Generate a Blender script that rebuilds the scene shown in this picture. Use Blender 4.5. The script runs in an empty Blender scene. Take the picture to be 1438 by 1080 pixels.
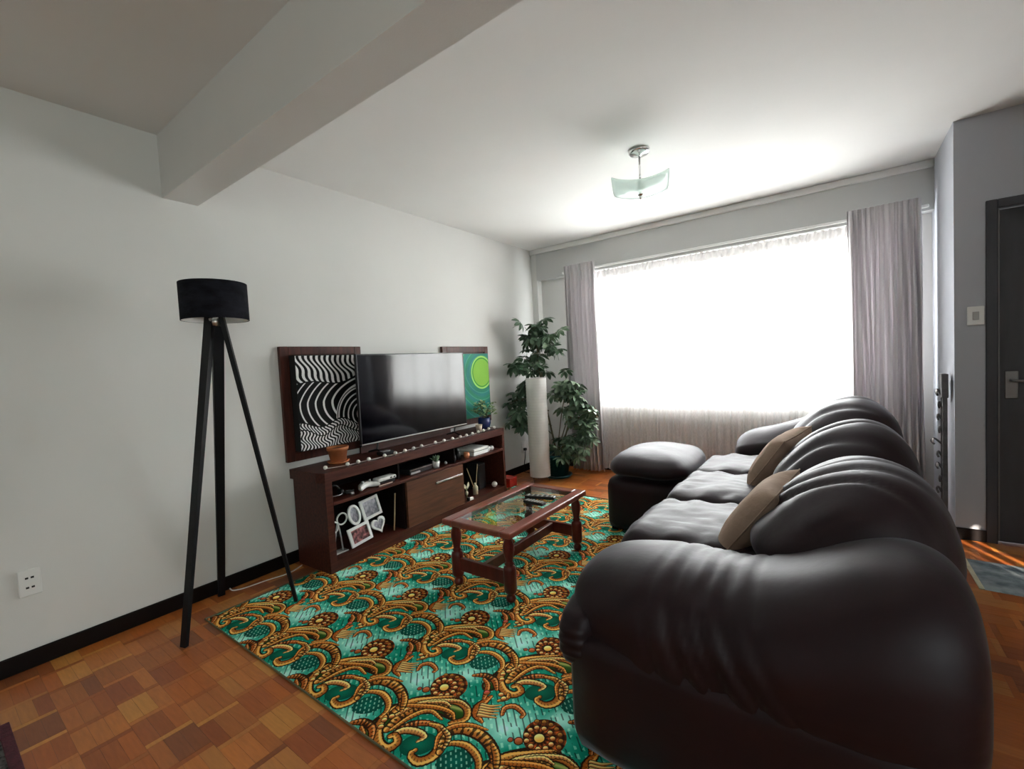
import bpy, bmesh, math, random
import numpy as np
from mathutils import Vector, Matrix, noise as mnoise

random.seed(7)
C = bpy.context.scene.collection
SC = bpy.context.scene
PI = math.pi

# ------------------------------------------------------------------ camera
F, YAW, PITCH, ROLL = 627.49, 0.6304, -0.0468, -0.0519
CX, CZ = 2.8575, 1.2126
cam_d = bpy.data.cameras.new('camera')
cam = bpy.data.objects.new('camera', cam_d)
C.objects.link(cam)
fw = Vector((-math.sin(YAW)*math.cos(PITCH), math.cos(YAW)*math.cos(PITCH), math.sin(PITCH)))
rt = Vector((math.cos(YAW), math.sin(YAW), 0))
up = rt.cross(fw)
r2 = rt*math.cos(ROLL) + up*math.sin(ROLL)
u2 = -rt*math.sin(ROLL) + up*math.cos(ROLL)
cam.matrix_world = Matrix(((r2.x, u2.x, -fw.x, CX), (r2.y, u2.y, -fw.y, 0), (r2.z, u2.z, -fw.z, CZ), (0, 0, 0, 1)))
cam_d.sensor_width = 36
cam_d.lens = F*36/1438
cam_d.clip_start = 0.02
SC.camera = cam

# ------------------------------------------------------------------ world, lights, exposure
SC.view_settings.view_transform = 'Standard'
SC.view_settings.look = 'None'
SC.view_settings.gamma = 1
SC.view_settings.use_curve_mapping = False
SC.view_settings.exposure = 0.0
w = bpy.data.worlds.new('sky'); SC.world = w; w.use_nodes = True
bg = w.node_tree.nodes['Background']
bg.inputs[0].default_value = (0.93, 0.96, 1.0, 1)
bg.inputs[1].default_value = 3.0

def area(name, loc, direction, sx, sy, energy, color):
    l = bpy.data.lights.new(name, 'AREA'); l.shape = 'RECTANGLE'; l.size = sx; l.size_y = sy
    l.energy = energy; l.color = color
    o = bpy.data.objects.new(name, l); C.objects.link(o)
    o.location = loc
    o.rotation_euler = Vector(direction).to_track_quat('-Z', 'Y').to_euler()
    return o
# daylight in front of the big window, light thrown up by the sunlit ground outside it, a second window to the right of the camera
area('window_daylight', (1.95, 4.95, 1.35), (0, -1, 0.0), 3.0, 1.7, 540, (0.97, 0.985, 1.0))
area('sunlit_ground_bounce', (1.95, 6.3, -0.1), (0, 0, 1), 5.0, 3.0, 300, (1.0, 0.985, 0.96))
area('side_window_daylight', (5.45, -1.3, 1.6), (-1, 0.0, 0.0), 1.3, 1.3, 34, (0.84, 1.0, 0.93))
# spot standing for the low sun, aimed through the added slit in the right-hand wall
sl = bpy.data.lights.new('sun_beam', 'SPOT'); sl.energy = 26000; sl.color = (1, 0.86, 0.7)
sl.spot_size = math.radians(7); sl.spot_blend = 0.1; sl.shadow_soft_size = 0.02
so = bpy.data.objects.new('sun_beam', sl); C.objects.link(so)
so.location = (3.6+0.43*9, 3.5-0.9*9, 3.75)
so.rotation_euler = (Vector((3.6, 3.5, 0))-so.location).to_track_quat('-Z', 'Y').to_euler()

# ------------------------------------------------------------------ materials
MATS = {}
def s2l(c):
    return tuple((x/12.92 if x <= 0.04045 else ((x+0.055)/1.055)**2.4) for x in c)
def nodes(m): return m.node_tree.nodes, m.node_tree.links
def mat(name, col, rough=0.5, metal=0.0, var=0.0, scale=8.0, stretch=(1, 1, 1), bump=0.0, bscale=40.0, spec=0.5, coat=0.0, second=None, detail=4):
    """procedural principled material: noise-varied colour plus noise bump"""
    m = bpy.data.materials.new(name); m.use_nodes = True; MATS[name] = m
    n, l = nodes(m); b = n['Principled BSDF']
    b.inputs['Base Color'].default_value = (*col, 1); b.inputs['Roughness'].default_value = rough
    b.inputs['Metallic'].default_value = metal; b.inputs['Specular IOR Level'].default_value = spec
    b.inputs['Coat Weight'].default_value = coat; b.inputs['Coat Roughness'].default_value = 0.15
    tc = n.new('ShaderNodeTexCoord'); mp = n.new('ShaderNodeMapping'); mp.inputs['Scale'].default_value = stretch
    l.new(tc.outputs['Object'], mp.inputs[0])
    nz = n.new('ShaderNodeTexNoise'); nz.inputs['Scale'].default_value = scale; nz.inputs['Detail'].default_value = detail
    l.new(mp.outputs[0], nz.inputs[0])
    rp = n.new('ShaderNodeValToRGB')
    c2 = second if second else tuple(x*(1-var) for x in col)
    rp.color_ramp.elements[0].color = (*c2, 1); rp.color_ramp.elements[0].position = 0.35
    rp.color_ramp.elements[1].color = (*col, 1); rp.color_ramp.elements[1].position = 0.65
    l.new(nz.outputs[0], rp.inputs[0]); l.new(rp.outputs[0], b.inputs['Base Color'])
    if bump:
        nb = n.new('ShaderNodeTexNoise'); nb.inputs['Scale'].default_value = bscale; nb.inputs['Detail'].default_value = 3
        l.new(mp.outputs[0], nb.inputs[0])
        bp = n.new('ShaderNodeBump'); bp.inputs['Strength'].default_value = bump; bp.inputs['Distance'].default_value = 0.01
        l.new(nb.outputs[0], bp.inputs['Height']); l.new(bp.outputs[0], b.inputs['Normal'])
    return m

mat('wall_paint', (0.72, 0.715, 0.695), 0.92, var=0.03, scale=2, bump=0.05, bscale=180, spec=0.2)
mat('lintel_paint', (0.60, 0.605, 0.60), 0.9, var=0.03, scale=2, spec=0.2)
mat('shaded_wall_paint', (0.45, 0.465, 0.51), 0.9, var=0.03, scale=2, bump=0.05, bscale=180, spec=0.2)  # same wall paint, with shade and bluish haze put into the colour
mat('ceiling_paint', (0.82, 0.815, 0.80), 0.95, var=0.02, scale=2, bump=0.05, bscale=160, spec=0.2)
mat('white_paint', (0.88, 0.88, 0.87), 0.5, var=0.02)
mat('dark_skirting', (0.007, 0.004, 0.004), 0.45, var=0.3, scale=6, spec=0.2)
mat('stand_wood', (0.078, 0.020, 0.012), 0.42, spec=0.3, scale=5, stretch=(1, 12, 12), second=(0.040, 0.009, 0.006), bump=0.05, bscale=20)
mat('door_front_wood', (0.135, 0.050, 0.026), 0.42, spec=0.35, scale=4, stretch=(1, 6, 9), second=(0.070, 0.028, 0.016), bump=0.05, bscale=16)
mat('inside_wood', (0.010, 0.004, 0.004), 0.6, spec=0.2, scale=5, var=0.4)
mat('panel_wood', (0.090, 0.024, 0.016), 0.45, spec=0.3, scale=5, stretch=(8, 8, 1), second=(0.045, 0.014, 0.010))
mat('table_wood', (0.25, 0.060, 0.036), 0.28, scale=3, stretch=(8, 1, 8), second=(0.18, 0.038, 0.024), coat=0.25)
mat('table_leg_wood', (0.125, 0.014, 0.011), 0.30, scale=3, stretch=(8, 8, 1), second=(0.070, 0.007, 0.006), spec=0.4, coat=0.2)
mat('black_wood', (0.006, 0.006, 0.008), 0.45, var=0.4, scale=10, spec=0.22)
mat('black_plastic', (0.012, 0.012, 0.014), 0.35, var=0.3)
mat('black_matte', (0.010, 0.010, 0.011), 0.7, var=0.3)
mat('black_velvet', (0.016, 0.016, 0.022), 0.95, var=0.55, scale=14, stretch=(1, 1, 2), bump=0.25, bscale=60, spec=0.1)
m_ = mat('screen', (0.003, 0.003, 0.005), 0.075, var=0.1, spec=0.5); m_.node_tree.nodes['Principled BSDF'].inputs['IOR'].default_value = 1.58
mat('silver', (0.62, 0.60, 0.60), 0.28, metal=1.0, var=0.05)
mat('chrome', (0.85, 0.85, 0.86), 0.12, metal=1.0, var=0.03)
mat('white_plastic', (0.80, 0.80, 0.78), 0.35, var=0.03)
mat('grey_plastic', (0.42, 0.42, 0.42), 0.4, var=0.06)
mat('white_frame', (0.82, 0.82, 0.82), 0.4, var=0.04)
m_ = mat('leather', (0.015, 0.004, 0.005), 0.50, var=0.3, scale=5, bump=0.14, bscale=16, spec=0.38)
m_.node_tree.nodes['Principled BSDF'].inputs['Sheen Weight'].default_value = 0.19
m_.node_tree.nodes['Principled BSDF'].inputs['Sheen Roughness'].default_value = 0.35
m_.node_tree.nodes['Principled BSDF'].inputs['Sheen Tint'].default_value = (0.86, 0.88, 1.0, 1)
m_.node_tree.nodes['Principled BSDF'].inputs['Specular Tint'].default_value = (0.90, 0.90, 1.0, 1)
mat('beige_cloth', (0.50, 0.37, 0.29), 0.9, var=0.18, scale=7, bump=0.35, bscale=30, spec=0.15)
mat('teal_pot', (0.010, 0.075, 0.085), 0.3, var=0.3)
mat('blue_pot', (0.012, 0.028, 0.13), 0.25, var=0.2)
mat('terracotta', (0.50, 0.16, 0.050), 0.7, var=0.3, scale=12, bump=0.2)
mat('pale_clay', (0.62, 0.50, 0.40), 0.7, var=0.15)
mat('soil', (0.030, 0.020, 0.013), 0.95, var=0.5, scale=40, bump=0.6, bscale=60)
mat('stem', (0.14, 0.12, 0.06), 0.7, var=0.3)
mat('leaf_dark', (0.075, 0.135, 0.075), 0.38, var=0.4, scale=9, spec=0.5)
mat('leaf_pale', (0.24, 0.31, 0.21), 0.42, scale=14, second=(0.07, 0.14, 0.07))
mat('leaf_small', (0.34, 0.40, 0.18), 0.45, scale=30, second=(0.06, 0.11, 0.04))
mat('red_plastic', (0.45, 0.02, 0.012), 0.4, var=0.2)
mat('copper', (0.65, 0.25, 0.12), 0.4, var=0.2, metal=0.3)
mat('reed', (0.62, 0.45, 0.26), 0.8, var=0.15)
mat('cream', (0.66, 0.62, 0.44), 0.6, var=0.25, scale=30)
mat('bulb', (0.86, 0.84, 0.78), 0.3, var=0.04)
mat('dull_metal', (0.22, 0.21, 0.21), 0.45, metal=0.8, var=0.1)
mat('iron', (0.13, 0.125, 0.13), 0.55, metal=0.2, var=0.4, scale=20, bump=0.3)
mat('door_paint', (0.042, 0.042, 0.052), 0.5, var=0.2, scale=4, stretch=(6, 6, 1), bump=0.05)  # bluish haze in front of the door is mixed into this dark colour
mat('white_cable', (0.75, 0.72, 0.68), 0.5, var=0.03)
mat('dark_cable', (0.02, 0.02, 0.02), 0.5, var=0.1)
mat('rug_fringe', (0.10, 0.018, 0.030), 0.95, var=0.4, scale=60, bump=0.5, bscale=200)
mat('rug_grey', (0.16, 0.15, 0.14), 0.95, scale=70, second=(0.02, 0.018, 0.018), bump=0.6, bscale=200)
mat('rug_blue', (0.30, 0.34, 0.36), 0.95, scale=10, second=(0.07, 0.10, 0.12), bump=0.5, bscale=150)
mat('paving', (0.5, 0.48, 0.45), 0.9, var=0.15)

# wall-lit cloth that lets daylight through
def cloth(name, col, transl, transp, weave=160, var=0.18):
    m = bpy.data.materials.new(name); m.use_nodes = True; MATS[name] = m
    n, l = nodes(m); out = n['Material Output']; n.remove(n['Principled BSDF'])
    d = n.new('ShaderNodeBsdfDiffuse'); t = n.new('ShaderNodeBsdfTranslucent'); tr = n.new('ShaderNodeBsdfTransparent')
    tc = n.new('ShaderNodeTexCoord'); mp = n.new('ShaderNodeMapping'); mp.inputs['Scale'].default_value = (1, 1, 0.25)
    nz = n.new('ShaderNodeTexNoise'); nz.inputs['Scale'].default_value = weave; nz.inputs['Detail'].default_value = 2
    rp = n.new('ShaderNodeValToRGB')
    rp.color_ramp.elements[0].color = (*[x*(1-var) for x in col], 1); rp.color_ramp.elements[0].position = 0.3
    rp.color_ramp.elements[1].color = (*col, 1); rp.color_ramp.elements[1].position = 0.7
    l.new(tc.outputs['Object'], mp.inputs[0]); l.new(mp.outputs[0], nz.inputs[0]); l.new(nz.outputs[0], rp.inputs[0])
    l.new(rp.outputs[0], d.inputs[0]); l.new(rp.outputs[0], t.inputs[0])
    a = n.new('ShaderNodeMixShader'); a.inputs[0].default_value = transl
    l.new(d.outputs[0], a.inputs[1]); l.new(t.outputs[0], a.inputs[2])
    b = n.new('ShaderNodeMixShader'); b.inputs[0].default_value = transp
    l.new(a.outputs[0], b.inputs[1]); l.new(tr.outputs[0], b.inputs[2])
    l.new(b.outputs[0], out.inputs[0])
cloth('drape_cloth', (0.76, 0.725, 0.74), 0.20, 0.0, 300, 0.07)
cloth('sheer_cloth', (0.93, 0.905, 0.895), 0.40, 0.10)
cloth('sheer_header', (0.84, 0.82, 0.82), 0.22, 0.0, 120, 0.08)
cloth('paper', (0.90, 0.89, 0.87), 0.35, 0.0, 40, 0.04)

def thin_glass(name, tint, refl=1.0, rough=0.02, haze=0.0, hazecol=(0.7, 0.85, 0.8)):
    m = bpy.data.materials.new(name); m.use_nodes = True; MATS[name] = m
    n, l = nodes(m); out = n['Material Output']; n.remove(n['Principled BSDF'])
    tr = n.new('ShaderNodeBsdfTransparent'); tr.inputs[0].default_value = (*tint, 1)
    g = n.new('ShaderNodeBsdfGlossy'); g.inputs['Roughness'].default_value = rough
    fr = n.new('ShaderNodeFresnel'); fr.inputs[0].default_value = 1.5
    mu = n.new('ShaderNodeMath'); mu.operation = 'MULTIPLY'; mu.inputs[1].default_value = refl; mu.use_clamp = True
    ge = n.new('ShaderNodeNewGeometry'); ff_ = n.new('ShaderNodeMath'); ff_.operation = 'SUBTRACT'; ff_.inputs[0].default_value = refl
    sc_ = n.new('ShaderNodeMath'); sc_.operation = 'MULTIPLY'; sc_.inputs[1].default_value = refl
    l.new(ge.outputs['Backfacing'], sc_.inputs[0]); l.new(sc_.outputs[0], ff_.inputs[1])
    l.new(fr.outputs[0], mu.inputs[0]); l.new(ff_.outputs[0], mu.inputs[1])
    base = tr
    if haze:
        d = n.new('ShaderNodeBsdfDiffuse'); d.inputs[0].default_value = (*hazecol, 1)
        t = n.new('ShaderNodeBsdfTranslucent'); t.inputs[0].default_value = (*hazecol, 1)
        dm = n.new('ShaderNodeMixShader'); l.new(d.outputs[0], dm.inputs[1]); l.new(t.outputs[0], dm.inputs[2])
        hm = n.new('ShaderNodeMixShader'); hm.inputs[0].default_value = haze
        l.new(tr.outputs[0], hm.inputs[1]); l.new(dm.outputs[0], hm.inputs[2]); base = hm
    mx = n.new('ShaderNodeMixShader')
    l.new(mu.outputs[0], mx.inputs[0]); l.new(base.outputs[0], mx.inputs[1]); l.new(g.outputs[0], mx.inputs[2])
    l.new(mx.outputs[0], out.inputs[0])
thin_glass('pane_glass', (0.96, 0.98, 0.97))
thin_glass('table_glass', (0.84, 0.85, 0.84), 1.7)
thin_glass('frosted_glass', (0.88, 0.96, 0.94), 0.7, 0.1, 0.42, (0.86, 0.96, 0.92))
thin_glass('clear_glass', (0.9, 0.93, 0.88), 1.0)

# parquet: colour per piece, either the object's colour or the mesh's colour attribute
def parquet(name, attr):
    m = bpy.data.materials.new(name); m.use_nodes = True; MATS[name] = m
    n, l = nodes(m); b = n['Principled BSDF']
    b.inputs['Roughness'].default_value = 0.36; b.inputs['Specular IOR Level'].default_value = 0.45
    if attr:
        c = n.new('ShaderNodeAttribute'); c.attribute_name = 'Col'; co = c.outputs['Color']
    else:
        c = n.new('ShaderNodeObjectInfo'); co = c.outputs['Color']
    tc = n.new('ShaderNodeTexCoord'); mp = n.new('ShaderNodeMapping'); mp.inputs['Scale'].default_value = (9, 60, 30)
    nz = n.new('ShaderNodeTexNoise'); nz.inputs['Scale'].default_value = 1.6; nz.inputs['Detail'].default_value = 5
    geo = n.new('ShaderNodeNewGeometry')
    l.new(geo.outputs['Position'], mp.inputs[0]); l.new(mp.outputs[0], nz.inputs[0])
    mr = n.new('ShaderNodeMapRange'); mr.inputs[3].default_value = 0.72; mr.inputs[4].default_value = 1.22
    l.new(nz.outputs[0], mr.inputs[0])
    mul = n.new('ShaderNodeVectorMath'); mul.operation = 'SCALE'
    l.new(co, mul.inputs[0]); l.new(mr.outputs[0], mul.inputs['Scale']); l.new(mul.outputs[0], b.inputs['Base Color'])
    bp = n.new('ShaderNodeBump'); bp.inputs['Strength'].default_value = 0.08; bp.inputs['Distance'].default_value = 0.004
    l.new(nz.outputs[0], bp.inputs['Height']); l.new(bp.outputs[0], b.inputs['Normal'])
parquet('parquet_wood', False); parquet('parquet_wood_far', True)

# flat print made in numpy (rug weave, paintings, photographs)
def print_mat(name, arr, rough=0.9, bump=0.0, spec=0.2, tiles=None):
    h, wd = arr.shape[:2]
    im = bpy.data.images.new(name, wd, h)
    px = np.ones((h, wd, 4), np.float32); px[..., :3] = np.clip(arr, 0, 1)
    im.pixels.foreach_set(px.ravel()); im.update(); im.pack()
    m = bpy.data.materials.new(name); m.use_nodes = True; MATS[name] = m
    n, l = nodes(m); b = n['Principled BSDF']
    b.inputs['Roughness'].default_value = rough; b.inputs['Specular IOR Level'].default_value = spec
    t = n.new('ShaderNodeTexImage'); t.image = im
    uv = n.new('ShaderNodeTexCoord'); l.new(uv.outputs['UV'], t.inputs[0])
    nz = n.new('ShaderNodeTexNoise'); nz.inputs['Scale'].default_value = 6; nz.inputs['Detail'].default_value = 3
    l.new(uv.outputs['Object'], nz.inputs[0])
    mr = n.new('ShaderNodeMapRange'); mr.inputs[3].default_value = 0.85; mr.inputs[4].default_value = 1.12
    l.new(nz.outputs[0], mr.inputs[0])
    mul = n.new('ShaderNodeVectorMath'); mul.operation = 'SCALE'
    l.new(t.outputs[0], mul.inputs[0]); l.new(mr.outputs[0], mul.inputs['Scale']); l.new(mul.outputs[0], b.inputs['Base Color'])
    if bump:
        nb = n.new('ShaderNodeTexNoise'); nb.inputs['Scale'].default_value = 400
        l.new(uv.outputs['Object'], nb.inputs[0])
        bp = n.new('ShaderNodeBump'); bp.inputs['Strength'].default_value = bump; bp.inputs['Distance'].default_value = 0.004
        l.new(nb.outputs[0], bp.inputs['Height']); l.new(bp.outputs[0], b.inputs['Normal'])
    return m

# ------------------------------------------------------------------ object helpers
def thing(name, label, cat, loc=(0, 0, 0), rotz=0.0, group=None):
    o = bpy.data.objects.new(name, None); C.objects.link(o); o.empty_display_size = 0.1
    o.location = loc; o.rotation_euler = (0, 0, rotz)
    o['label'] = label; o['category'] = cat
    if group: o['group'] = group
    return o
def tag(o, label, cat, group=None):
    o['label'] = label; o['category'] = cat
    if group: o['group'] = group
    return o
def obj(name, bm, m, parent=None, smooth=False, loc=None, rot=None):
    """links a bmesh as ONE mesh object; geometry is in the parent's own frame"""
    me = bpy.data.meshes.new(name)
    if isinstance(bm, bmesh.types.BMesh):
        bmesh.ops.recalc_face_normals(bm, faces=bm.faces)
        bm.to_mesh(me); bm.free()
    else:
        me.from_pydata(*bm)
    me.materials.append(MATS[m] if isinstance(m, str) else m)
    if smooth:
        me.polygons.foreach_set('use_smooth', [True]*len(me.polygons))
    o = bpy.data.objects.new(name, me); C.objects.link(o)
    if parent: o.parent = parent
    if loc is not None: o.location = loc
    if rot is not None: o.rotation_euler = rot
    return o
def struct(name, bm, m, parent=None, **k):
    o = obj(name, bm, m, parent, **k)
    if parent is None: o['kind'] = 'structure'
    return o
def add_box(bm, lo, hi, bev=0.0, mtx=None, seg=1):
    c = [(a+b)/2 for a, b in zip(lo, hi)]; s = [abs(b-a) for a, b in zip(lo, hi)]
    r = bmesh.ops.create_cube(bm, size=1, matrix=Matrix.Translation(c) @ Matrix.Diagonal((*s, 1)))
    vs = r['verts']
    if bev:
        es = list({e for v in vs for e in v.link_edges})
        rb = bmesh.ops.bevel(bm, geom=es, offset=bev, segments=seg, affect='EDGES', profile=0.5)
        vs = list({v for f in rb['faces'] for v in f.verts} | {v for v in vs if v.is_valid})
    if mtx is not None: bmesh.ops.transform(bm, matrix=mtx, verts=[v for v in vs if v.is_valid])
    return bm
def box(lo, hi, bev=0.0, mtx=None, seg=1): return add_box(bmesh.new(), lo, hi, bev, mtx, seg)
def add_lathe(bm, prof, cx=0, cy=0, n=20, cap=True):
    rings = []
    for r, z in prof:
        if r < 1e-5: rings.append([bm.verts.new((cx, cy, z))])
        else: rings.append([bm.verts.new((cx+r*math.cos(2*PI*k/n), cy+r*math.sin(2*PI*k/n), z)) for k in range(n)])
    for a, b in zip(rings, rings[1:]):
        for k in range(n):
            k2 = (k+1) % n
            if len(a) == 1 and len(b) == 1: break
            if len(a) == 1: bm.faces.new((a[0], b[k], b[k2]))
            elif len(b) == 1: bm.faces.new((a[k], a[k2], b[0]))
            else: bm.faces.new((a[k], a[k2], b[k2], b[k]))
    if cap:
        for rr in (rings[0], rings[-1]):
            if len(rr) > 2: bm.faces.new(rr)
    return bm
def lathe(prof, cx=0, cy=0, n=20, cap=True): return add_lathe(bmesh.new(), prof, cx, cy, n, cap)
def add_tube(bm, pts, r, n=8, closed=False):
    pts = [Vector(p) for p in pts]; rr = r if isinstance(r, (list, tuple)) else [r]*len(pts)
    rings = []; N = len(pts)
    prev = None
    for i, p in enumerate(pts):
        if closed: d = pts[(i+1) % N]-pts[i-1]
        else: d = pts[min(i+1, N-1)]-pts[max(i-1, 0)]
        d.normalize()
        if prev is None:
            a = Vector((0, 0, 1)) if abs(d.z) < 0.9 else Vector((1, 0, 0))
            u = d.cross(a).normalized()
        else: u = (prev-d*prev.dot(d)).normalized()
        prev = u; v = d.cross(u)
        rings.append([bm.verts.new(p+(u*math.cos(2*PI*k/n)+v*math.sin(2*PI*k/n))*rr[i]) for k in range(n)])
    seq = list(zip(rings, rings[1:]))+([(rings[-1], rings[0])] if closed else [])
    for a, b in seq:
        for k in range(n): bm.faces.new((a[k], a[(k+1) % n], b[(k+1) % n], b[k]))
    if not closed:
        bm.faces.new(rings[0]); bm.faces.new(rings[-1])
    return bm
def tube(pts, r, n=8, closed=False): return add_tube(bmesh.new(), pts, r, n, closed)
def spline(pts, n=8):
    P = [np.array(p, float) for p in pts]; P = [2*P[0]-P[1]]+P+[2*P[-1]-P[-2]]
    out = []
    for i in range(1, len(P)-2):
        a, b, c, d = P[i-1:i+3]
        for k in range(n):
            t = k/n
            out.append(0.5*(2*b+(c-a)*t+(2*a-5*b+4*c-d)*t*t+(3*b-a-3*c+d)*t**3))
    out.append(P[-2]); return out
def add_prism(bm, poly, z0, z1, mtx=None):
    a = [bm.verts.new((x, y, z0)) for x, y in poly]; b = [bm.verts.new((x, y, z1)) for x, y in poly]
    n = len(poly); bm.faces.new(a); bm.faces.new(b)
    for k in range(n): bm.faces.new((a[k], a[(k+1) % n], b[(k+1) % n], b[k]))
    if mtx is not None: bmesh.ops.transform(bm, matrix=mtx, verts=a+b)
    return bm
def pillow(center, half, p=4.0, cuts=20, fn=None, mtx=None):
    """superellipsoid box; fn(v, unit) may move each vertex"""
    bm = bmesh.new()
    bmesh.ops.create_cube(bm, size=2)
    bmesh.ops.subdivide_edges(bm, edges=bm.edges[:], cuts=cuts, use_grid_fill=True)
    for v in bm.verts:
        c = v.co
        c = Vector((math.tan(c.x*0.78)/math.tan(0.78), math.tan(c.y*0.78)/math.tan(0.78), math.tan(c.z*0.78)/math.tan(0.78)))
        q = p if isinstance(p, tuple) else (p, p, p)
        s = (abs(c.x)**q[0]+abs(c.y)**q[1]+abs(c.z)**q[2])**(1/(sum(q)/3))
        u = c/s
        w_ = Vector((u.x*half[0], u.y*half[1], u.z*half[2]))
        if fn: w_ = fn(w_, u)
        v.co = w_
    if mtx is not None: bmesh.ops.transform(bm, matrix=mtx, verts=bm.verts[:])
    bmesh.ops.translate(bm, vec=center, verts=bm.verts[:])
    return bm
def loft(prof, t0, t1, n, endp, ctr, axis, fn=None, sub=4):
    """closed profile (a,b) swept along `axis` and drawn in at both ends; fn(a,b,t)->(a,b,t)"""
    P = spline(list(prof)+[prof[0]], sub)[:-1]
    bm = bmesh.new(); rings = []
    for i in range(n+1):
        q = -math.cos(PI*i/n)
        ep = endp if not isinstance(endp, tuple) else (endp[0] if q < 0 else endp[1])
        s = max(0.0, 1-abs(q)**ep)**(1/ep)
        t = (t0+t1)/2+(t1-t0)/2*q
        ring = []
        for a, b in P:
            aa, bb, tt = ctr[0]+(a-ctr[0])*s, ctr[1]+(b-ctr[1])*s, t
            if fn: aa, bb, tt = fn(aa, bb, tt, s)
            ring.append(bm.verts.new((aa, tt, bb) if axis == 'y' else (tt, aa, bb)))
        rings.append(ring)
    m = len(P)
    for a, b in zip(rings, rings[1:]):
        for k in range(m):
            bm.faces.new((a[k], a[(k+1) % m], b[(k+1) % m], b[k]))
    bmesh.ops.remove_doubles(bm, verts=bm.verts[:], dist=1e-4)
    return bm
def noise3(x, y, z, s=1.0): return mnoise.noise(Vector((x*s, y*s, z*s)))
def uv_planar(o, fu, fv):
    me = o.data; l = me.uv_layers.new(name='UVMap')
    for i, lp in enumerate(me.loops):
        c = me.vertices[lp.vertex_index].co
        l.data[i].uv = (fu(c), fv(c))
def copy_tree(o, parent=None):
    c = o.copy(); C.objects.link(c)
    if parent: c.parent = parent
    for ch in list(o.children): copy_tree(ch, c)
    return c

# ------------------------------------------------------------------ room shell
H = 2.5; D = 4.50; XR = 3.43; YF = 3.757; XE = 5.2; YB = -3.0
struct('wall_left', box((-0.15, YB-0.15, -0.05), (0, D+0.15, H)), 'wall_paint')
bm = bmesh.new()                                   # far wall with the window opening
add_box(bm, (0, D, -0.05), (0.66, D+0.15, H)); add_box(bm, (3.16, D, -0.05), (XR+0.1, D+0.15, H))
add_box(bm, (0.66, D, -0.05), (3.16, D+0.15, 0.77)); add_box(bm, (0.66, D, 2.04), (3.16, D+0.15, H))
struct('wall_far', bm, 'wall_paint')
struct('wall_return', box((XR, YF, -0.05), (XR+0.1, D, H)), 'shaded_wall_paint')
bm = bmesh.new()                                   # wall that holds the dark door
add_box(bm, (XR+0.1, YF, -0.05), (3.565, YF+0.12, H)); add_box(bm, (3.565, YF, 2.0), (4.50, YF+0.12, H))
add_box(bm, (4.50, YF, -0.05), (XE, YF+0.12, H)); add_box(bm, (XR+0.0005, YF-0.0005, -0.05), (XR+0.1, YF+0.0005, H))
struct('wall_door_side', bm, 'shaded_wall_paint')
bm = bmesh.new()                                   # right wall with a window and an added sun slit, both out of frame
add_box(bm, (XE, YB-0.15, -0.05), (XE+0.12, -2.0, H)); add_box(bm, (XE, -0.6, -0.05), (XE+0.12, -0.25, H))
add_box(bm, (XE, -2.0, -0.05), (XE+0.12, -0.6, 0.9)); add_box(bm, (XE, -2.0, 2.3), (XE+0.12, -0.6, H)); add_box(bm, (XE, 0.40, -0.05), (XE+0.12, YF+0.12, H))
add_box(bm, (XE, -0.25, -0.05), (XE+0.12, 0.40, 1.2)); add_box(bm, (XE, -0.25, 1.82), (XE+0.12, 0.40, H))
struct('wall_right', bm, 'wall_paint')
struct('wall_rear', box((-0.15, YB-0.12, -0.05), (XE+0.12, YB, H)), 'wall_paint')
struct('ceiling', box((-0.15, YB-0.15, H), (XE+0.12, D+0.15, H+0.1)), 'ceiling_paint')
struct('trim_1', box((0, 0.8834, 2.1762), (XE, 1.047, H)), 'wall_paint')                    # ceiling beam
struct('trim_2', box((0.075, 4.40, 2.15), (XR, D, 2.445)), 'lintel_paint')                   # lintel over the window
struct('trim_3', box((0.0, 4.385, 2.445), (XR, D, H), 0.006), 'white_paint')                 # white cornice strip
struct('trim_4', box((0.0, 4.41, 0.075), (0.075, D, 2.445)), 'wall_paint')                   # corner strip
# skirting
struct('baseboard_left', box((0, YB, 0), (0.014, 4.41, 0.078), 0.004), 'dark_skirting')
struct('baseboard_far', box((0.075, D-0.014, 0), (XR, D, 0.078), 0.004), 'dark_skirting')
struct('baseboard_right', box((XR-0.012, YF-0.014, 0), (3.5645, YF, 0.072), 0.004), 'dark_skirting')

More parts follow.
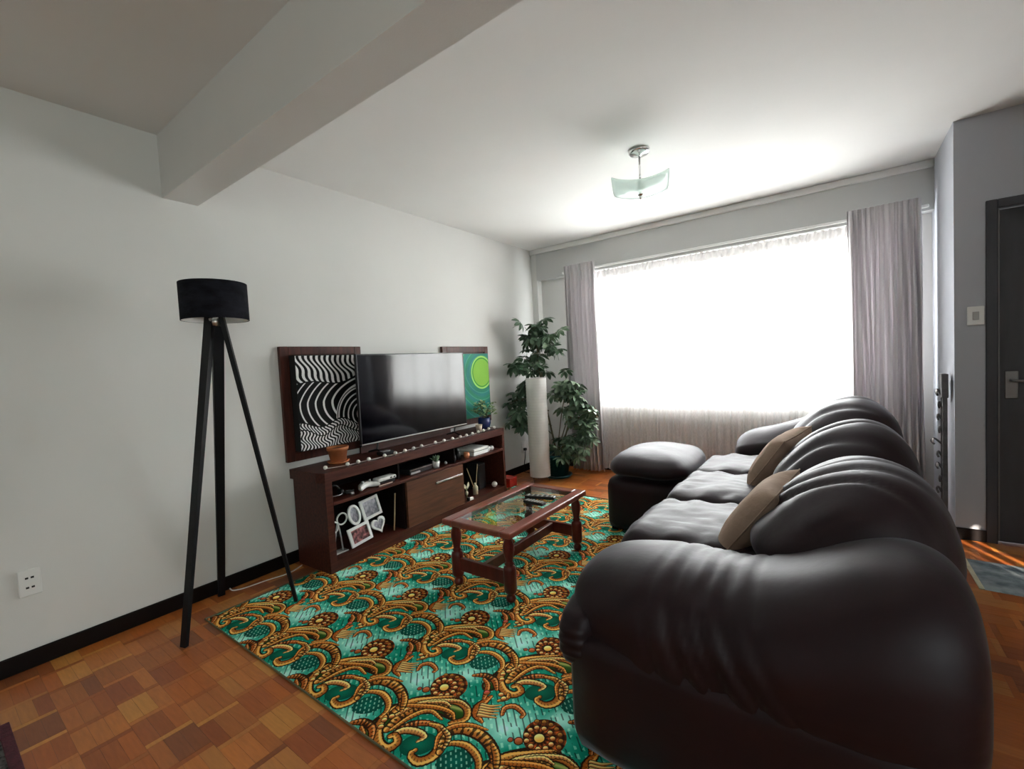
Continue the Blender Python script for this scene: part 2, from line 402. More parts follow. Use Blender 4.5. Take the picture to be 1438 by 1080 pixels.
# floor slab and parquet
floor = struct('floor', box((-0.15, YB-0.15, -0.10), (XE+0.12, D+0.15, -0.0015)), 'panel_wood')
TONES = [s2l((c[0]*1.03, c[1]*1.035, c[2]*0.86)) for c in ((0.64, 0.37, 0.21), (0.70, 0.42, 0.24), (0.60, 0.32, 0.17), (0.74, 0.50, 0.29), (0.56, 0.29, 0.17), (0.66, 0.36, 0.18), (0.50, 0.28, 0.19), (0.68, 0.44, 0.27))]
WT = [5, 5, 5, 1.6, 4, 5, 2, 3]
PX, PY, SW = 0.175, 0.1335, 0.022
rnd = random.Random(3)
proto_s = proto_b = None
fv, ff, fc = [], [], []
knownphase = {0: 0.475, 1: 0.443, 2: 0.486, 3: 0.455, 4: 0.46}
j0 = int(math.floor((YB-0.402)/PY)); j1 = int(math.ceil((D-0.402)/PY))
def piece(cx, cy, sx, sy, kind, tone):
    global proto_s, proto_b
    g = 0.00035
    jit = 1+rnd.uniform(-0.06, 0.06)
    col = tuple(c*jit for c in tone)
    near = (cx < 0.27 and 0.05 < cy < 1.75) or (cy < 0.87 and cy > 0.02+0.20*cx and 0.0 < cx < 1.9)
    if near and cx+sx/2 <= XE:
        pr = proto_s if kind == 's' else proto_b
        if pr is None:
            b = box((-sx/2+g, -sy/2+g, -0.006), (sx/2-g, sy/2-g, 0), 0.0)
            o = obj('parquet_block', b, 'parquet_wood', floor)
            if kind == 's': proto_s = o
            else: proto_b = o
        else:
            o = pr.copy(); C.objects.link(o)
        o.location = (cx, cy, rnd.uniform(-0.0004, 0.0)); o.color = (*col, 1)
        return
    i = len(fv); x0, x1, y0, y1 = cx-sx/2+g, cx+sx/2-g, cy-sy/2+g, cy+sy/2-g
    for z in (-0.006, rnd.uniform(-0.0004, 0)):
        fv.extend([(x0, y0, z), (x1, y0, z), (x1, y1, z), (x0, y1, z)])
    ff.extend([(i+4, i+5, i+6, i+7), (i, i+1, i+5, i+4), (i+1, i+2, i+6, i+5), (i+2, i+3, i+7, i+6), (i+3, i, i+4, i+7)])
    fc.extend([(*col, 1)]*8)
for j in range(j0, j1+1):
    yc = 0.2685+(j+0.5)*PY
    ph = knownphase.get(j, rnd.uniform(0, PX))
    k0 = int(math.floor(-ph/PX))-1
    strip_tone = rnd.choices(TONES, WT)[0]
    for k in range(k0, int((XE-ph)/PX)+1):
        x0 = ph+k*PX
        if x0+PX < 0.0 or yc+PY/2 > D+0.1: continue
        st = rnd.choices(TONES, [4, 6, 2, 7, 1, 3, 1, 7])[0] if rnd.random() < 0.6 else strip_tone
        piece(x0+SW/2, yc, SW, PY, 's', st)
        bt = rnd.choices(TONES, WT)[0]; same = rnd.random()
        for q in range(3):
            tn = bt if (same < 0.35 or (same < 0.75 and q < 2) or (same >= 0.75 and q > 0)) else rnd.choices(TONES, WT)[0]
            piece(x0+SW+(PX-SW)/2, yc+(q-1)*PY/3, PX-SW, PY/3, 'b', tn)
fo = obj('parquet_field', (fv, [], ff), 'parquet_wood_far', floor); fo['kind'] = 'stuff'
ca = fo.data.color_attributes.new('Col', 'FLOAT_COLOR', 'POINT')
ca.data.foreach_set('color', np.array(fc, np.float32).ravel())

# window in the far wall
win = obj('window_1', box((0.66, D+0.02, 0.75), (3.16, D+0.15, 0.775)), 'white_paint'); win['kind'] = 'structure'
bm = bmesh.new()
for lo, hi in (((0.66, 0.775), (0.71, 2.04)), ((3.11, 0.775), (3.16, 2.04)), ((0.71, 0.775), (3.11, 0.82)), ((0.71, 1.995), (3.11, 2.04))):
    add_box(bm, (lo[0], D+0.06, lo[1]), (hi[0], D+0.10, hi[1]))
obj('window_frame', bm, 'white_paint', win)
obj('mullion', box((1.96, D+0.06, 0.82), (2.01, D+0.10, 1.995)), 'white_paint', win)
obj('pane', box((0.71, D+0.077, 0.82), (1.96, D+0.083, 1.995)), 'pane_glass', win)
obj('pane', box((2.01, D+0.077, 0.82), (3.11, D+0.083, 1.995)), 'pane_glass', win)
# unseen slit window: bars added to cut the sun into floor stripes
win2 = obj('window_2', box((XE+0.01, -0.25, 1.18), (XE+0.13, 0.40, 1.20)), 'white_paint'); win2['kind'] = 'structure'
for y0, y1 in ((-0.25, -0.06), (-0.01, 0.065), (0.095, 0.165), (0.20, 0.40)):
    obj('bar', box((XE+0.004, y0, 1.2), (XE+0.008, y1, 1.82)), 'white_paint', win2)
obj('stripe_stop_bar', box((XE+0.001, -0.25, 1.65), (XE+0.0035, 0.40, 1.82)), 'white_paint', win2)  # added blocker that ends the sun stripes at the foot of the wall
win3 = obj('window_3', box((XE-0.02, -2.0, 0.88), (XE+0.12, -0.6, 0.90)), 'white_paint'); win3['kind'] = 'structure'
obj('pane', box((XE+0.06, -2.0, 0.9), (XE+0.065, -0.6, 2.3)), 'pane_glass', win3)
struct('trim_5', box((-6, D+0.16, -0.30), (12, D+14, -0.25)), 'paving')                      # ground outside

# dark door on the right
door = obj('door_1', box((3.615, YF+0.035, 0.006), (4.45, YF+0.075, 1.95)), 'door_paint'); door['kind'] = 'structure'
bm = bmesh.new()
add_box(bm, (3.562, YF-0.012, 0), (3.61, YF+0.08, 2.005), 0.003); add_box(bm, (4.455, YF-0.012, 0), (4.505, YF+0.08, 2.005), 0.003)
add_box(bm, (3.61, YF-0.012, 1.955), (4.455, YF+0.08, 2.005), 0.003)
obj('door_frame', bm, 'door_paint', door)
bm = bmesh.new()
for z0, z1 in ((0.18, 0.82), (1.05, 1.80)):
    for x0, x1 in ((3.74, 4.00), (4.07, 4.33)):
        add_box(bm, (x0, YF+0.022, z0), (x1, YF+0.036, z1), 0.008)
obj('raised_panel', bm, 'door_paint', door)
obj('edge_highlight', box((3.611, YF+0.0, 0.02), (3.620, YF+0.034, 1.95), 0.003), 'dull_metal', door)  # metal strip added to imitate the highlight along the door edge
hd = obj('handle_plate', box((3.645, YF+0.028, 0.86), (3.70, YF+0.035, 1.02), 0.003), 'dull_metal', door)
obj('lever', tube([(3.672, YF+0.03, 0.965), (3.672, YF-0.015, 0.965), (3.69, YF-0.022, 0.965), (3.78, YF-0.022, 0.962)], 0.008), 'dull_metal', hd, True)

# switch and outlets
t = thing('light_switch', 'white square light switch on the wall left of the dark door', 'switch', (3.52, YF, 1.352))
obj('plate', box((-0.036, -0.009, -0.055), (0.036, 0, 0.055), 0.003), 'white_plastic', t)
obj('rocker', box((-0.014, -0.013, -0.024), (0.014, -0.009, 0.024), 0.002), 'grey_plastic', t)
t = thing('wall_outlet', 'white wall outlet with four sockets low on the left wall', 'outlet', (0, 0.279, 0.372))
obj('plate', box((0, -0.036, -0.058), (0.009, 0.036, 0.058), 0.003), 'white_plastic', t)
for z in (-0.021, 0.021):
    for y in (-0.0085, 0.0085):
        obj('socket', box((0.008, y-0.005, z-0.004), (0.0098, y+0.005, z+0.004)), 'black_matte', t)
t = thing('wall_outlet', 'white wall outlet behind the floor plant with a black plug', 'outlet', (0, 4.07, 0.275))
obj('plate', box((0, -0.04, -0.065), (0.009, 0.04, 0.065), 0.003), 'white_plastic', t)
t = thing('plug_cord', 'black plug with a thin cord hanging down the wall by the plant', 'cord', (0.0, 4.07, 0.25))
obj('plug', box((0.009, -0.018, -0.014), (0.040, 0.014, 0.014), 0.004), 'black_plastic', t)
obj('cord', tube(spline([(0.035, -0.01, 0), (0.05, -0.035, -0.02), (0.05, -0.05, -0.09), (0.035, -0.05, -0.17), (0.03, -0.04, -0.244), (0.10, -0.05, -0.246)]), 0.004, 6), 'dark_cable', t, True)

# ------------------------------------------------------------------ curtains
def drape(x0b, x1b, x0t, x1t, y, z0, z1, folds, amp, mname, seed, name, header=0.09, nz=26, per=12):
    nx = folds*per
    V, Fc = [], []
    rn = random.Random(seed); phs = [rn.uniform(-0.5, 0.5) for _ in range(folds+2)]; am = [rn.uniform(0.7, 1.25) for _ in range(folds+2)]
    for j in range(nz+1):
        f = j/nz; z = z0+(z1-z0)*(1-f)
        if z > z1-header: a = amp*0.45
        else: a = amp*(0.6+0.4*min(1, (z1-header-z)/0.4))
        for i in range(nx+1):
            s = i/nx
            k = s*folds; ki = int(min(k, folds-1)); lam = k-ki
            A = a*(am[ki]*(1-lam)+am[ki+1]*lam)
            ph = (phs[ki]*(1-lam)+phs[ki+1]*lam)*f
            hz = max(0, 1-(z1-z)/header) if z > z1-header else 0
            wv = math.sin(2*PI*(k+ph))
            if z > z1-header: wv = math.copysign(abs(wv)**0.6, wv)
            x = (x0t+(x1t-x0t)*s)*(1-f)+(x0b+(x1b-x0b)*s)*f
            x += 0.004*math.sin(9*f+i*0.7)
            V.append((x, y+A*wv+0.006*math.sin(3*f+s*5), z+(0.006*math.sin(2*PI*k) if j == 0 else 0)))
    for j in range(nz):
        for i in range(nx):
            a = j*(nx+1)+i; Fc.append((a, a+1, a+nx+2, a+nx+1))
    o = obj(name, (V, [], Fc), mname, None, True)
    return o
t = thing('curtain', 'mauve-grey pleated curtain gathered at the left side of the window', 'curtain', (0, 0, 0))
o = drape(0.50, 0.86, 0.47, 0.84, 4.332, 0.025, 2.235, 8, 0.036, 'drape_cloth', 1, 'curtain_panel'); o.parent = t
o.modifiers.new('thick', 'SOLIDIFY').thickness = 0.002
t = thing('curtain', 'wide grey pleated curtain gathered at the right of the window behind the sofa', 'curtain', (0, 0, 0))
o = drape(2.95, 3.36, 2.93, 3.35, 4.332, 0.025, 2.235, 12, 0.034, 'drape_cloth', 2, 'curtain_panel'); o.parent = t
o.modifiers.new('thick', 'SOLIDIFY').thickness = 0.002
t = thing('sheer_curtain', 'white sheer curtain glowing across the whole window', 'curtain', (0, 0, 0))
o = drape(0.78, 3.02, 0.78, 3.02, 4.44, 0.03, 2.136, 44, 0.018, 'sheer_cloth', 3, 'sheer_panel', 0.085, 22, 8); o.parent = t
o = drape(0.78, 3.02, 0.78, 3.02, 4.424, 2.062, 2.140, 44, 0.022, 'sheer_header', 6, 'header_tape', 0.085, 6, 8); o.parent = t
t = thing('curtain_rail', 'slim white curtain rail under the grey lintel, behind the curtain heads', 'rail', (0, 0, 0))
obj('track', box((0.42, 4.378, 2.17), (3.40, 4.40, 2.19), 0.003), 'white_paint', t)
obj('inner_track', box((0.70, 4.43, 2.146), (3.10, 4.45, 2.15)), 'white_paint', t)

# ------------------------------------------------------------------ rug
def catmull2(pts, n=14): return np.array(spline(pts, n))
def rug_image():
    TW, TH = 0.425, 0.80
    W_, H_ = 425, 800
    yy, xx = np.mgrid[0:H_, 0:W_]
    U = xx/W_*TW; Vv = yy/H_*TH
    teal = np.array((0.03, 0.48, 0.42)); light = np.array((0.62, 0.86, 0.86)); deep = np.array((0.02, 0.30, 0.28))
    rs = np.random.RandomState(5)
    g = rs.rand(20, 11)
    def smooth_noise(nx, ny):
        g = rs.rand(ny, nx); g = np.concatenate([g, g[:1]], 0); g = np.concatenate([g, g[:, :1]], 1)
        fy = Vv/TH*ny; fx = U/TW*nx; iy = np.minimum(fy.astype(int), ny-1); ix = np.minimum(fx.astype(int), nx-1)
        ty = fy-iy; tx = fx-ix; ty = ty*ty*(3-2*ty); tx = tx*tx*(3-2*tx)
        return (g[iy, ix]*(1-tx)+g[iy, ix+1]*tx)*(1-ty)+(g[iy+1, ix]*(1-tx)+g[iy+1, ix+1]*tx)*ty
    def wrapd(cx, cy):
        dx = (U-cx+TW/2) % TW-TW/2; dy = (Vv-cy+TH/2) % TH-TH/2
        return dx, dy
    Ls = np.zeros_like(U)
    offs = [(0, 0), (TW/2, 0.40)]
    for ox, oy in offs:
        for (cx, cy, s) in ((0.30, -0.012, 0.075), (0.031, 0.11, 0.05), (-0.11, -0.035, 0.05), (0.10, 0.375, 0.06)):
            dx, dy = wrapd(cx+ox, cy+oy)
            Ls = np.maximum(Ls, np.exp(-((dx+dy)**2/2/s**2*0.35+(dx-dy)**2/2/s**2)))
    Ls = np.clip(Ls*0.95+0.28*(smooth_noise(14, 26)-0.5), 0, 1)
    img = teal*(1-Ls[..., None])+light*Ls[..., None]
    # short pale dashes running along the view diagonal
    a = (U*0.7+Vv*0.7)*2*PI/0.0236; b = (U*0.7-Vv*0.7)
    row = np.floor(a/PI); ds = (np.sin(a) > 0.45) & (np.sin(b*2*PI/0.035+row*2.1) > -0.1) & (smooth_noise(18, 34) > 0.42)
    img[ds] = img[ds]*0.55+np.array((0.75, 0.92, 0.90))*0.45
    dk = (np.sin(a+1.8) > 0.8) & (smooth_noise(20, 40) > 0.5)
    img[dk] = img[dk]*0.55
    gold = np.array((0.82, 0.62, 0.27)); pale = np.array((0.96, 0.85, 0.58)); rust = np.array((0.52, 0.27, 0.10)); dark = np.array((0.15, 0.09, 0.04)); green = np.array((0.18, 0.40, 0.13))
    def pool(cx, cy, ra, rb, ang, col, ring=None):
        for ox, oy in offs:
            dx, dy = wrapd(cx+ox, cy+oy)
            c, s = math.cos(ang), math.sin(ang)
            r = np.sqrt(((dx*c+dy*s)/ra)**2+((-dx*s+dy*c)/rb)**2)
            m = r < 1
            img[m] = np.array(col)*(0.7+0.3*(1-r[m, None]))+0.0
            if ring is not None:
                m2 = m & (np.sin((dx+dy)*2*PI/0.022) > 0.55) & (np.sin((dx-dy)*2*PI/0.03+np.floor((dx+dy)/0.022)*2) > 0.0)
                img[m2] = img[m2]*0.45+np.array(ring)*0.55
    def stroke(pts, w0, w1, ribs=0.0, hot=gold, cold=rust, wm=None, flip=1, edge=0.70):
        P = catmull2(pts, 22); seg = np.diff(P, axis=0); L = np.concatenate([[0], np.cumsum(np.linalg.norm(seg, axis=1))])
        T = np.gradient(P, axis=0); T /= np.linalg.norm(T, axis=1)[:, None]+1e-9
        for ox, oy in offs:
            dm = np.full((H_, W_), 9.0); sd = np.zeros((H_, W_)); al = np.zeros((H_, W_)); wd = np.full((H_, W_), 1e-3)
            for (x, y), tt, s in zip(P, T, L):
                f = s/L[-1]
                if wm is None: w_ = (w0+(w1-w0)*f)*1.15
                else: w_ = (w0*(1-f)**2+2*wm*f*(1-f)*1.0+w1*f*f)*1.28
                w_ *= 0.90*(1+0.16*math.sin(s/0.0125*2*PI)*(1 if wm else 0))
                R = int(w_*1000)+2
                ci, cj = int(round((x+ox)*1000)), int(round((y+oy)*1000))
                I = np.arange(ci-R, ci+R+1); J = np.arange(cj-R, cj+R+1)
                dx = I[None, :]/1000-(x+ox); dy = J[:, None]/1000-(y+oy)
                d = np.sqrt(dx*dx+dy*dy)
                ix = np.ix_(J % H_, I % W_)
                cur = dm[ix]; better = (d/w_) < cur
                cur[better] = (d/w_)[better]; dm[ix] = cur
                q = sd[ix]; q[better] = (dx*-tt[1]+dy*tt[0])[better]/w_; sd[ix] = q
                q = al[ix]; q[better] = s; al[ix] = q
            m = dm < 1
            k = np.clip(0.5+0.62*flip*sd[m], 0, 1)[:, None]
            col = cold*(1-k)+hot*k
            hl = np.exp(-((sd[m]*flip-0.35)/0.2)**2)[:, None]; col = col*(1-0.5*hl)+pale*0.5*hl
            if not ribs and wm:
                rb = np.sin(al[m]/0.0125*2*PI+sd[m]*2.2)[:, None]; col = np.where((rb < -0.55) & (sd[m]*flip < 0.25)[:, None], col*0.55, col)
            if ribs:
                rb = np.sin(al[m]/ribs*2*PI)[:, None]; mk = (rb < -0.25)
                col = np.where(mk, col*0.35, col)
            col = np.where(dm[m][:, None] > edge, dark, col)
            img[m] = col
    def blob(cx, cy, r, hot=gold, cold=rust):
        for ox, oy in offs:
            dx, dy = wrapd(cx+ox, cy+oy); d = np.sqrt(dx*dx+dy*dy)/r
            m = d < 1
            k = np.clip(0.5+0.7*(-dx[m]+dy[m])/r, 0, 1)[:, None]
            img[m] = np.where(d[m][:, None] > 0.78, dark, cold*(1-k)+hot*k)
    # green undergrowth behind the scrolls
    stroke([(0.14, 0.10), (0.17, 0.25), (0.27, 0.35)], 0.03, 0.05, hot=green, cold=green*0.5)
    stroke([(-0.08, -0.17), (0.02, -0.09), (0.13, -0.06)], 0.02, 0.04, hot=green, cold=green*0.5)
    # medallion
    for ox, oy in offs:
        dx, dy = wrapd(ox, oy); r = np.sqrt(dx*dx+dy*dy); an = np.arctan2(dy, dx)
        rr = 0.088*(0.80+0.20*np.cos(an-PI/4))
        m = (r < rr)
        ribs = np.sin(an*13+r*40) > 0.1
        col = np.where(ribs[..., None], np.array((0.50, 0.24, 0.09)), np.array((0.24, 0.11, 0.04)))
        k = np.sin(r*2*PI/0.028)[..., None]; col = col*(1+0.45*k)
        img[m] = col[m]
    for k in range(11):
        an = 2*PI*k/11; blob(0.044*math.cos(an), 0.040*math.sin(an), 0.0105, pale*0.95, rust)
    for k in range(9):
        an = PI/4+(k-4)*0.36; blob(0.070*math.cos(an), 0.066*math.sin(an), 0.010, gold*0.8, rust*0.8)
    blob(0, 0, 0.021, pale, gold)
    blob(-0.05, -0.045, 0.016, np.array((0.72, 0.40, 0.28)), rust); blob(-0.075, -0.055, 0.010, np.array((0.6, 0.3, 0.3)), rust)
    # teal pools
    pool(0.322, 0.172, 0.060, 0.042, PI/4, (0.01, 0.40, 0.33))
    pool(0.040, 0.190, 0.060, 0.042, PI/4, (0.01, 0.36, 0.32), (0.75, 0.93, 0.90))
    # scrolls
    stroke([(-0.083, -0.186), (-0.069, -0.148), (-0.008, -0.098), (0.04, -0.05), (0.099, -0.026), (0.146, -0.034), (0.169, -0.07), (0.137, -0.112)], 0.008, 0.008, wm=0.020)
    stroke([(0.165, 0.121), (0.14, 0.167), (0.137, 0.211), (0.163, 0.28), (0.216, 0.333), (0.275, 0.385)], 0.012, 0.004, wm=0.026)
    stroke([(0.187, 0.152), (0.181, 0.215), (0.21, 0.28), (0.274, 0.325), (0.329, 0.312)], 0.012, 0.009, ribs=0.017, wm=0.020)
    stroke([(0.218, 0.146), (0.235, 0.204), (0.274, 0.241), (0.334, 0.265)], 0.008, 0.006, ribs=0.014, hot=np.array((0.72, 0.36, 0.16)), wm=0.017)
    stroke([(0.294, 0.249), (0.34, 0.256), (0.383, 0.216), (0.394, 0.163), (0.369, 0.129), (0.33, 0.131), (0.331, 0.151)], 0.007, 0.007, wm=0.024)
    stroke([(0.22, 0.143), (0.238, 0.182), (0.28, 0.203), (0.317, 0.203), (0.311, 0.174)], 0.009, 0.004, wm=0.020, hot=pale)
    stroke([(0.135, 0.182), (0.150, 0.150), (0.174, 0.125), (0.209, 0.106), (0.245, 0.109), (0.258, 0.138), (0.231, 0.154), (0.218, 0.141)], 0.013, 0.009, wm=0.018)
    stroke([(-0.023, 0.186), (-0.053, 0.247), (-0.027, 0.29), (0.044, 0.306), (0.109, 0.287), (0.144, 0.254), (0.144, 0.211)], 0.010, 0.010, ribs=0.019, wm=0.026)
    stroke([(-0.033, 0.205), (-0.012, 0.234), (0.034, 0.252), (0.088, 0.239), (0.118, 0.209), (0.123, 0.179)], 0.006, 0.006, wm=0.018)
    stroke([(0.052, 0.108), (0.089, 0.131), (0.138, 0.13), (0.178, 0.095)], 0.006, 0.006, ribs=0.014, wm=0.020, hot=np.array((0.66, 0.36, 0.15)))
    stroke([(0.18, 0.06), (0.175, 0.022), (0.173, -0.01), (0.189, -0.036), (0.225, -0.049)], 0.006, 0.006, wm=0.022, hot=np.array((0.82, 0.46, 0.14)))
    for k in range(5):
        f = k/4; a0 = np.array((0.178+0.02*f, 0.010-0.042*f)); stroke([tuple(a0), tuple(a0+(0.03, 0.012)), tuple(a0+(0.058, 0.035-0.012*f))], 0.010, 0.003, hot=pale*0.95)
    stroke([(0.265, 0.012), (0.256, 0.043), (0.281, 0.066), (0.324, 0.056), (0.328, 0.038)], 0.006, 0.006, wm=0.015, hot=np.array((0.72, 0.42, 0.22)))
    # extra feathers and curls between the big scrolls
    stroke([(0.16, 0.20), (0.20, 0.30), (0.30, 0.375), (0.36, 0.375)], 0.006, 0.004, wm=0.016, hot=pale)
    stroke([(0.20, 0.16), (0.215, 0.24), (0.25, 0.29), (0.315, 0.285)], 0.006, 0.005, wm=0.014)
    stroke([(-0.07, -0.15), (-0.03, -0.125), (0.05, -0.085), (0.11, -0.075), (0.135, -0.09)], 0.006, 0.005, wm=0.016, hot=np.array((0.78, 0.50, 0.16)))
    stroke([(0.005, -0.085), (0.05, -0.055), (0.085, -0.055)], 0.005, 0.004, wm=0.012, hot=pale)
    stroke([(0.10, 0.30), (0.135, 0.275), (0.165, 0.235)], 0.006, 0.006, ribs=0.013, wm=0.016)
    stroke([(-0.045, 0.19), (-0.07, 0.235), (-0.055, 0.285), (-0.01, 0.32), (0.05, 0.335)], 0.005, 0.004, wm=0.015, hot=np.array((0.80, 0.50, 0.18)))
    stroke([(0.335, 0.262), (0.385, 0.245), (0.405, 0.20)], 0.005, 0.004, wm=0.014, ribs=0.013, hot=pale)
    stroke([(0.10, 0.115), (0.13, 0.10), (0.15, 0.07), (0.165, 0.035)], 0.006, 0.006, wm=0.014, hot=np.array((0.70, 0.40, 0.18)))
    stroke([(0.215, 0.055), (0.235, 0.085), (0.225, 0.105)], 0.005, 0.005, wm=0.012)
    for c in ((0.155, 0.20), (0.146, 0.175), (0.16, 0.150), (0.205, 0.085), (0.225, 0.075)): blob(*c, 0.012, pale, rust)
    blob(0.155, 0.065, 0.014, np.array((0.75, 0.35, 0.35)), rust)
    return img*np.array((1.25, 1.20, 1.12))
ri = rug_image()
print_mat('rug_weave', ri, 0.95, 0.5, 0.12)
RX0, RX1, RY0, RY1 = 0.255, 2.55, 0.832, 3.52
def grid_slab(x0, x1, y0, y1, z, nx, ny, fz=None):
    V, Fc = [], []
    for j in range(ny+1):
        for i in range(nx+1):
            x = x0+(x1-x0)*i/nx; y = y0+(y1-y0)*j/ny
            e = min(i, j, nx-i, ny-j)
            V.append((x, y, z if e else 0.0005))
    for j in range(ny):
        for i in range(nx):
            a = j*(nx+1)+i; Fc.append((a, a+1, a+nx+2, a+nx+1))
    return V, [], Fc
t = thing('area_rug', 'large teal and gold scroll-patterned rug under the coffee table', 'rug', (0, 0, 0))
o = obj('pile', grid_slab(RX0, RX1, RY0, RY1, 0.007, 60, 70), 'rug_weave', t)
uv_planar(o, lambda c: (c.x-1.641+1.7)/0.425, lambda c: (c.y-1.132+1.6)/0.80)
bm = bmesh.new()
for a, b in (((RX0, RY0), (RX1, RY0)), ((RX0, RY1), (RX1, RY1)), ((RX0, RY0), (RX0, RY1)), ((RX1, RY0), (RX1, RY1))):
    add_tube(bm, [(a[0], a[1], 0.004), (b[0], b[1], 0.004)], 0.004, 6)
obj('bound_edge', bm, 'stem', t)
t = thing('corner_rug', 'dark grey rug with a maroon border at the bottom left corner', 'rug', (0, 0, 0))
obj('pile', grid_slab(0.50, 1.35, -1.0, 0.125, 0.008, 10, 10), 'rug_grey', t)
bm = bmesh.new(); add_box(bm, (0.40, -1.0, 0), (0.50, 0.155, 0.007), 0.002); add_box(bm, (0.50, 0.125, 0), (1.35, 0.155, 0.007), 0.002)
obj('border', bm, 'rug_fringe', t)
t = thing('hall_rug', 'pale blue-grey rug on the floor right of the sofa', 'rug', (0, 0, 0))
obj('pile', grid_slab(3.42, 4.6, 3.02, 3.42, 0.007, 10, 10), 'rug_blue', t)
obj('fringe', box((3.40, 3.02, 0), (3.42, 3.42, 0.005)), 'cream', t)

# ------------------------------------------------------------------ tv stand
TH = math.radians(91.8); SO = Vector((0.396, 1.446, 0.008))
sx_ = Vector((math.cos(TH), math.sin(TH), 0)); sy_ = Vector((-math.sin(TH), math.cos(TH), 0))
def SP(s, d, z): return SO+sx_*s+sy_*d+Vector((0, 0, z))
L, DP, TOP = 1.84, 0.345, 0.612
t = thing('tv_stand', 'long dark brown wooden TV stand with open shelves and one cabinet door', 'tv stand', SO, TH)
bm = bmesh.new(); add_prism(bm, [(0, 0.0), (L, 0.0), (L, DP), (-0.02, DP), (-0.02, 0.06)], TOP-0.060, TOP)
obj('top', bm, 'stand_wood', t)
obj('back_rail', box((0.50, DP-0.03, TOP), (1.46, DP-0.012, TOP+0.115)), 'stand_wood', t)
obj('side_panel', box((0, 0.002, 0), (0.045, DP, TOP-0.06)), 'stand_wood', t)
obj('side_panel', box((L-0.028, 0.002, 0), (L, DP, TOP-0.06)), 'stand_wood', t)
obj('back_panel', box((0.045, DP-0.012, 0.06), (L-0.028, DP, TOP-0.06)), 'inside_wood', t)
obj('plinth', box((0.045, 0.004, 0.0), (L-0.028, 0.03, 0.07)), 'stand_wood', t)
obj('bottom_shelf', box((0.045, 0.03, 0.05), (L-0.028, DP-0.012, 0.07)), 'stand_wood', t)
obj('middle_shelf', box((0.045, 0.0, 0.405), (L-0.028, DP-0.012, 0.425), 0.002), 'stand_wood', t)
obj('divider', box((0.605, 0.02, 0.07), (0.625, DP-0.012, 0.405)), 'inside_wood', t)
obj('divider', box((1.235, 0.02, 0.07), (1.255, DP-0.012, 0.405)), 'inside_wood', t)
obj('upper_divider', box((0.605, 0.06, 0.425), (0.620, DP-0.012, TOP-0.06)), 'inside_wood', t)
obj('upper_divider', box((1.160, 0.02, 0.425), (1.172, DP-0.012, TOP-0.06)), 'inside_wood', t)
dr = obj('cabinet_door', box((0.622, -0.002, 0.073), (1.238, 0.018, 0.402), 0.002), 'door_front_wood', t)
bm = bmesh.new(); add_box(bm, (0.90, -0.028, 0.322), (1.20, -0.016, 0.336), 0.002)
add_box(bm, (0.93, -0.018, 0.325), (0.942, -0.002, 0.333)); add_box(bm, (1.16, -0.018, 0.325), (1.172, -0.002, 0.333))
h_ = obj('bar_handle', bm, 'silver', dr); h_['label'] = 'pale metal bar handle'
for s in (0.02, L-0.05):
    obj('foot', box((s, DP-0.06, -0.008), (s+0.03, DP-0.02, 0)), 'black_plastic', t)

# ------------------------------------------------------------------ wall panels, canvases, television
def panel(label, y0, y1):
    t = thing('wall_panel', label, 'panel', (0, y0, 0.655), 0)
    w_ = y1-y0; h = 0.74
    obj('board', box((0.001, 0.05, 0.05), (0.016, w_-0.05, h-0.05)), 'panel_wood', t)
    for lo, hi in (((0, 0), (0.055, h)), ((w_-0.055, 0), (w_, h)), ((0.055, 0), (w_-0.055, 0.055)), ((0.055, h-0.055), (w_-0.055, h))):
        obj('frame_rail', box((0.001, lo[0], lo[1]), (0.030, hi[0], hi[1]), 0.003), 'panel_wood', t)
    return t
panel('dark wooden wall panel behind the black and white canvas', 1.42, 2.014)
panel('dark wooden wall panel behind the green canvas', 2.855, 3.495)

def art_waves():
    n = 560; m = 440
    v, u = np.mgrid[0:n, 0:m]; u = (u+0.5)/m; v = (v+0.5)/n
    u2 = u*0.80
    # thick dark arcs bulging to the left with thin pale lines
    cx = 1.02+0.25*np.clip(v-0.5, 0, 1)
    r = np.hypot(u2-cx+0.12, (v-0.47)*1.75)
    g = (r**1.55/0.115) % 1.0
    img = (g < 0.20+0.12*u).astype(float)
    # flowing top waves: each line leaves the top edge, swings right and drops
    bound = 0.70+0.045*np.sin(u*6+0.9)+0.13*(u-0.35)
    topm = v > bound
    w_ = (v-bound)/(1-bound+1e-3)
    ph = u*13-1.9*(1-w_)**1.4+0.33*np.sin(w_*8.5+u*3)+0.9*u*w_
    img = np.where(topm, (np.sin(ph*2*PI) > 0.02*1).astype(float), img)
    # concentric rings low right
    rc = np.hypot(u2-0.76, v-0.31); rad = 0.335
    ring = (((rc-0.012)/0.058) % 1 < 0.30).astype(float)
    img = np.where(rc < rad, ring, img)
    img = np.where(np.abs(rc-rad) < 0.006, 1, img)
    # fine waves along the bottom
    b2 = 0.265+0.035*np.sin(u*10+1.6)-0.16*np.clip(u-0.58, 0, 1)
    low = v < b2
    ph2 = u*22+0.55*np.sin((b2-v)*46+u*4)-(b2-v)*7
    img = np.where(low, (np.sin(ph2*2*PI) > -0.05).astype(float), img)
    e = (np.abs(v-bound) < 0.006) | (np.abs(v-b2) < 0.006) | (np.abs(b2-0.085-v+0.014*np.sin(u*15)) < 0.005)
    img = np.where(e, 0, img)
    # soften edges
    img = (img+np.roll(img, 1, 0)+np.roll(img, 1, 1)+np.roll(img, (1, 1), (0, 1)))/4
    return np.repeat(img[..., None], 3, 2)*np.array((0.86, 0.85, 0.85))+0.015
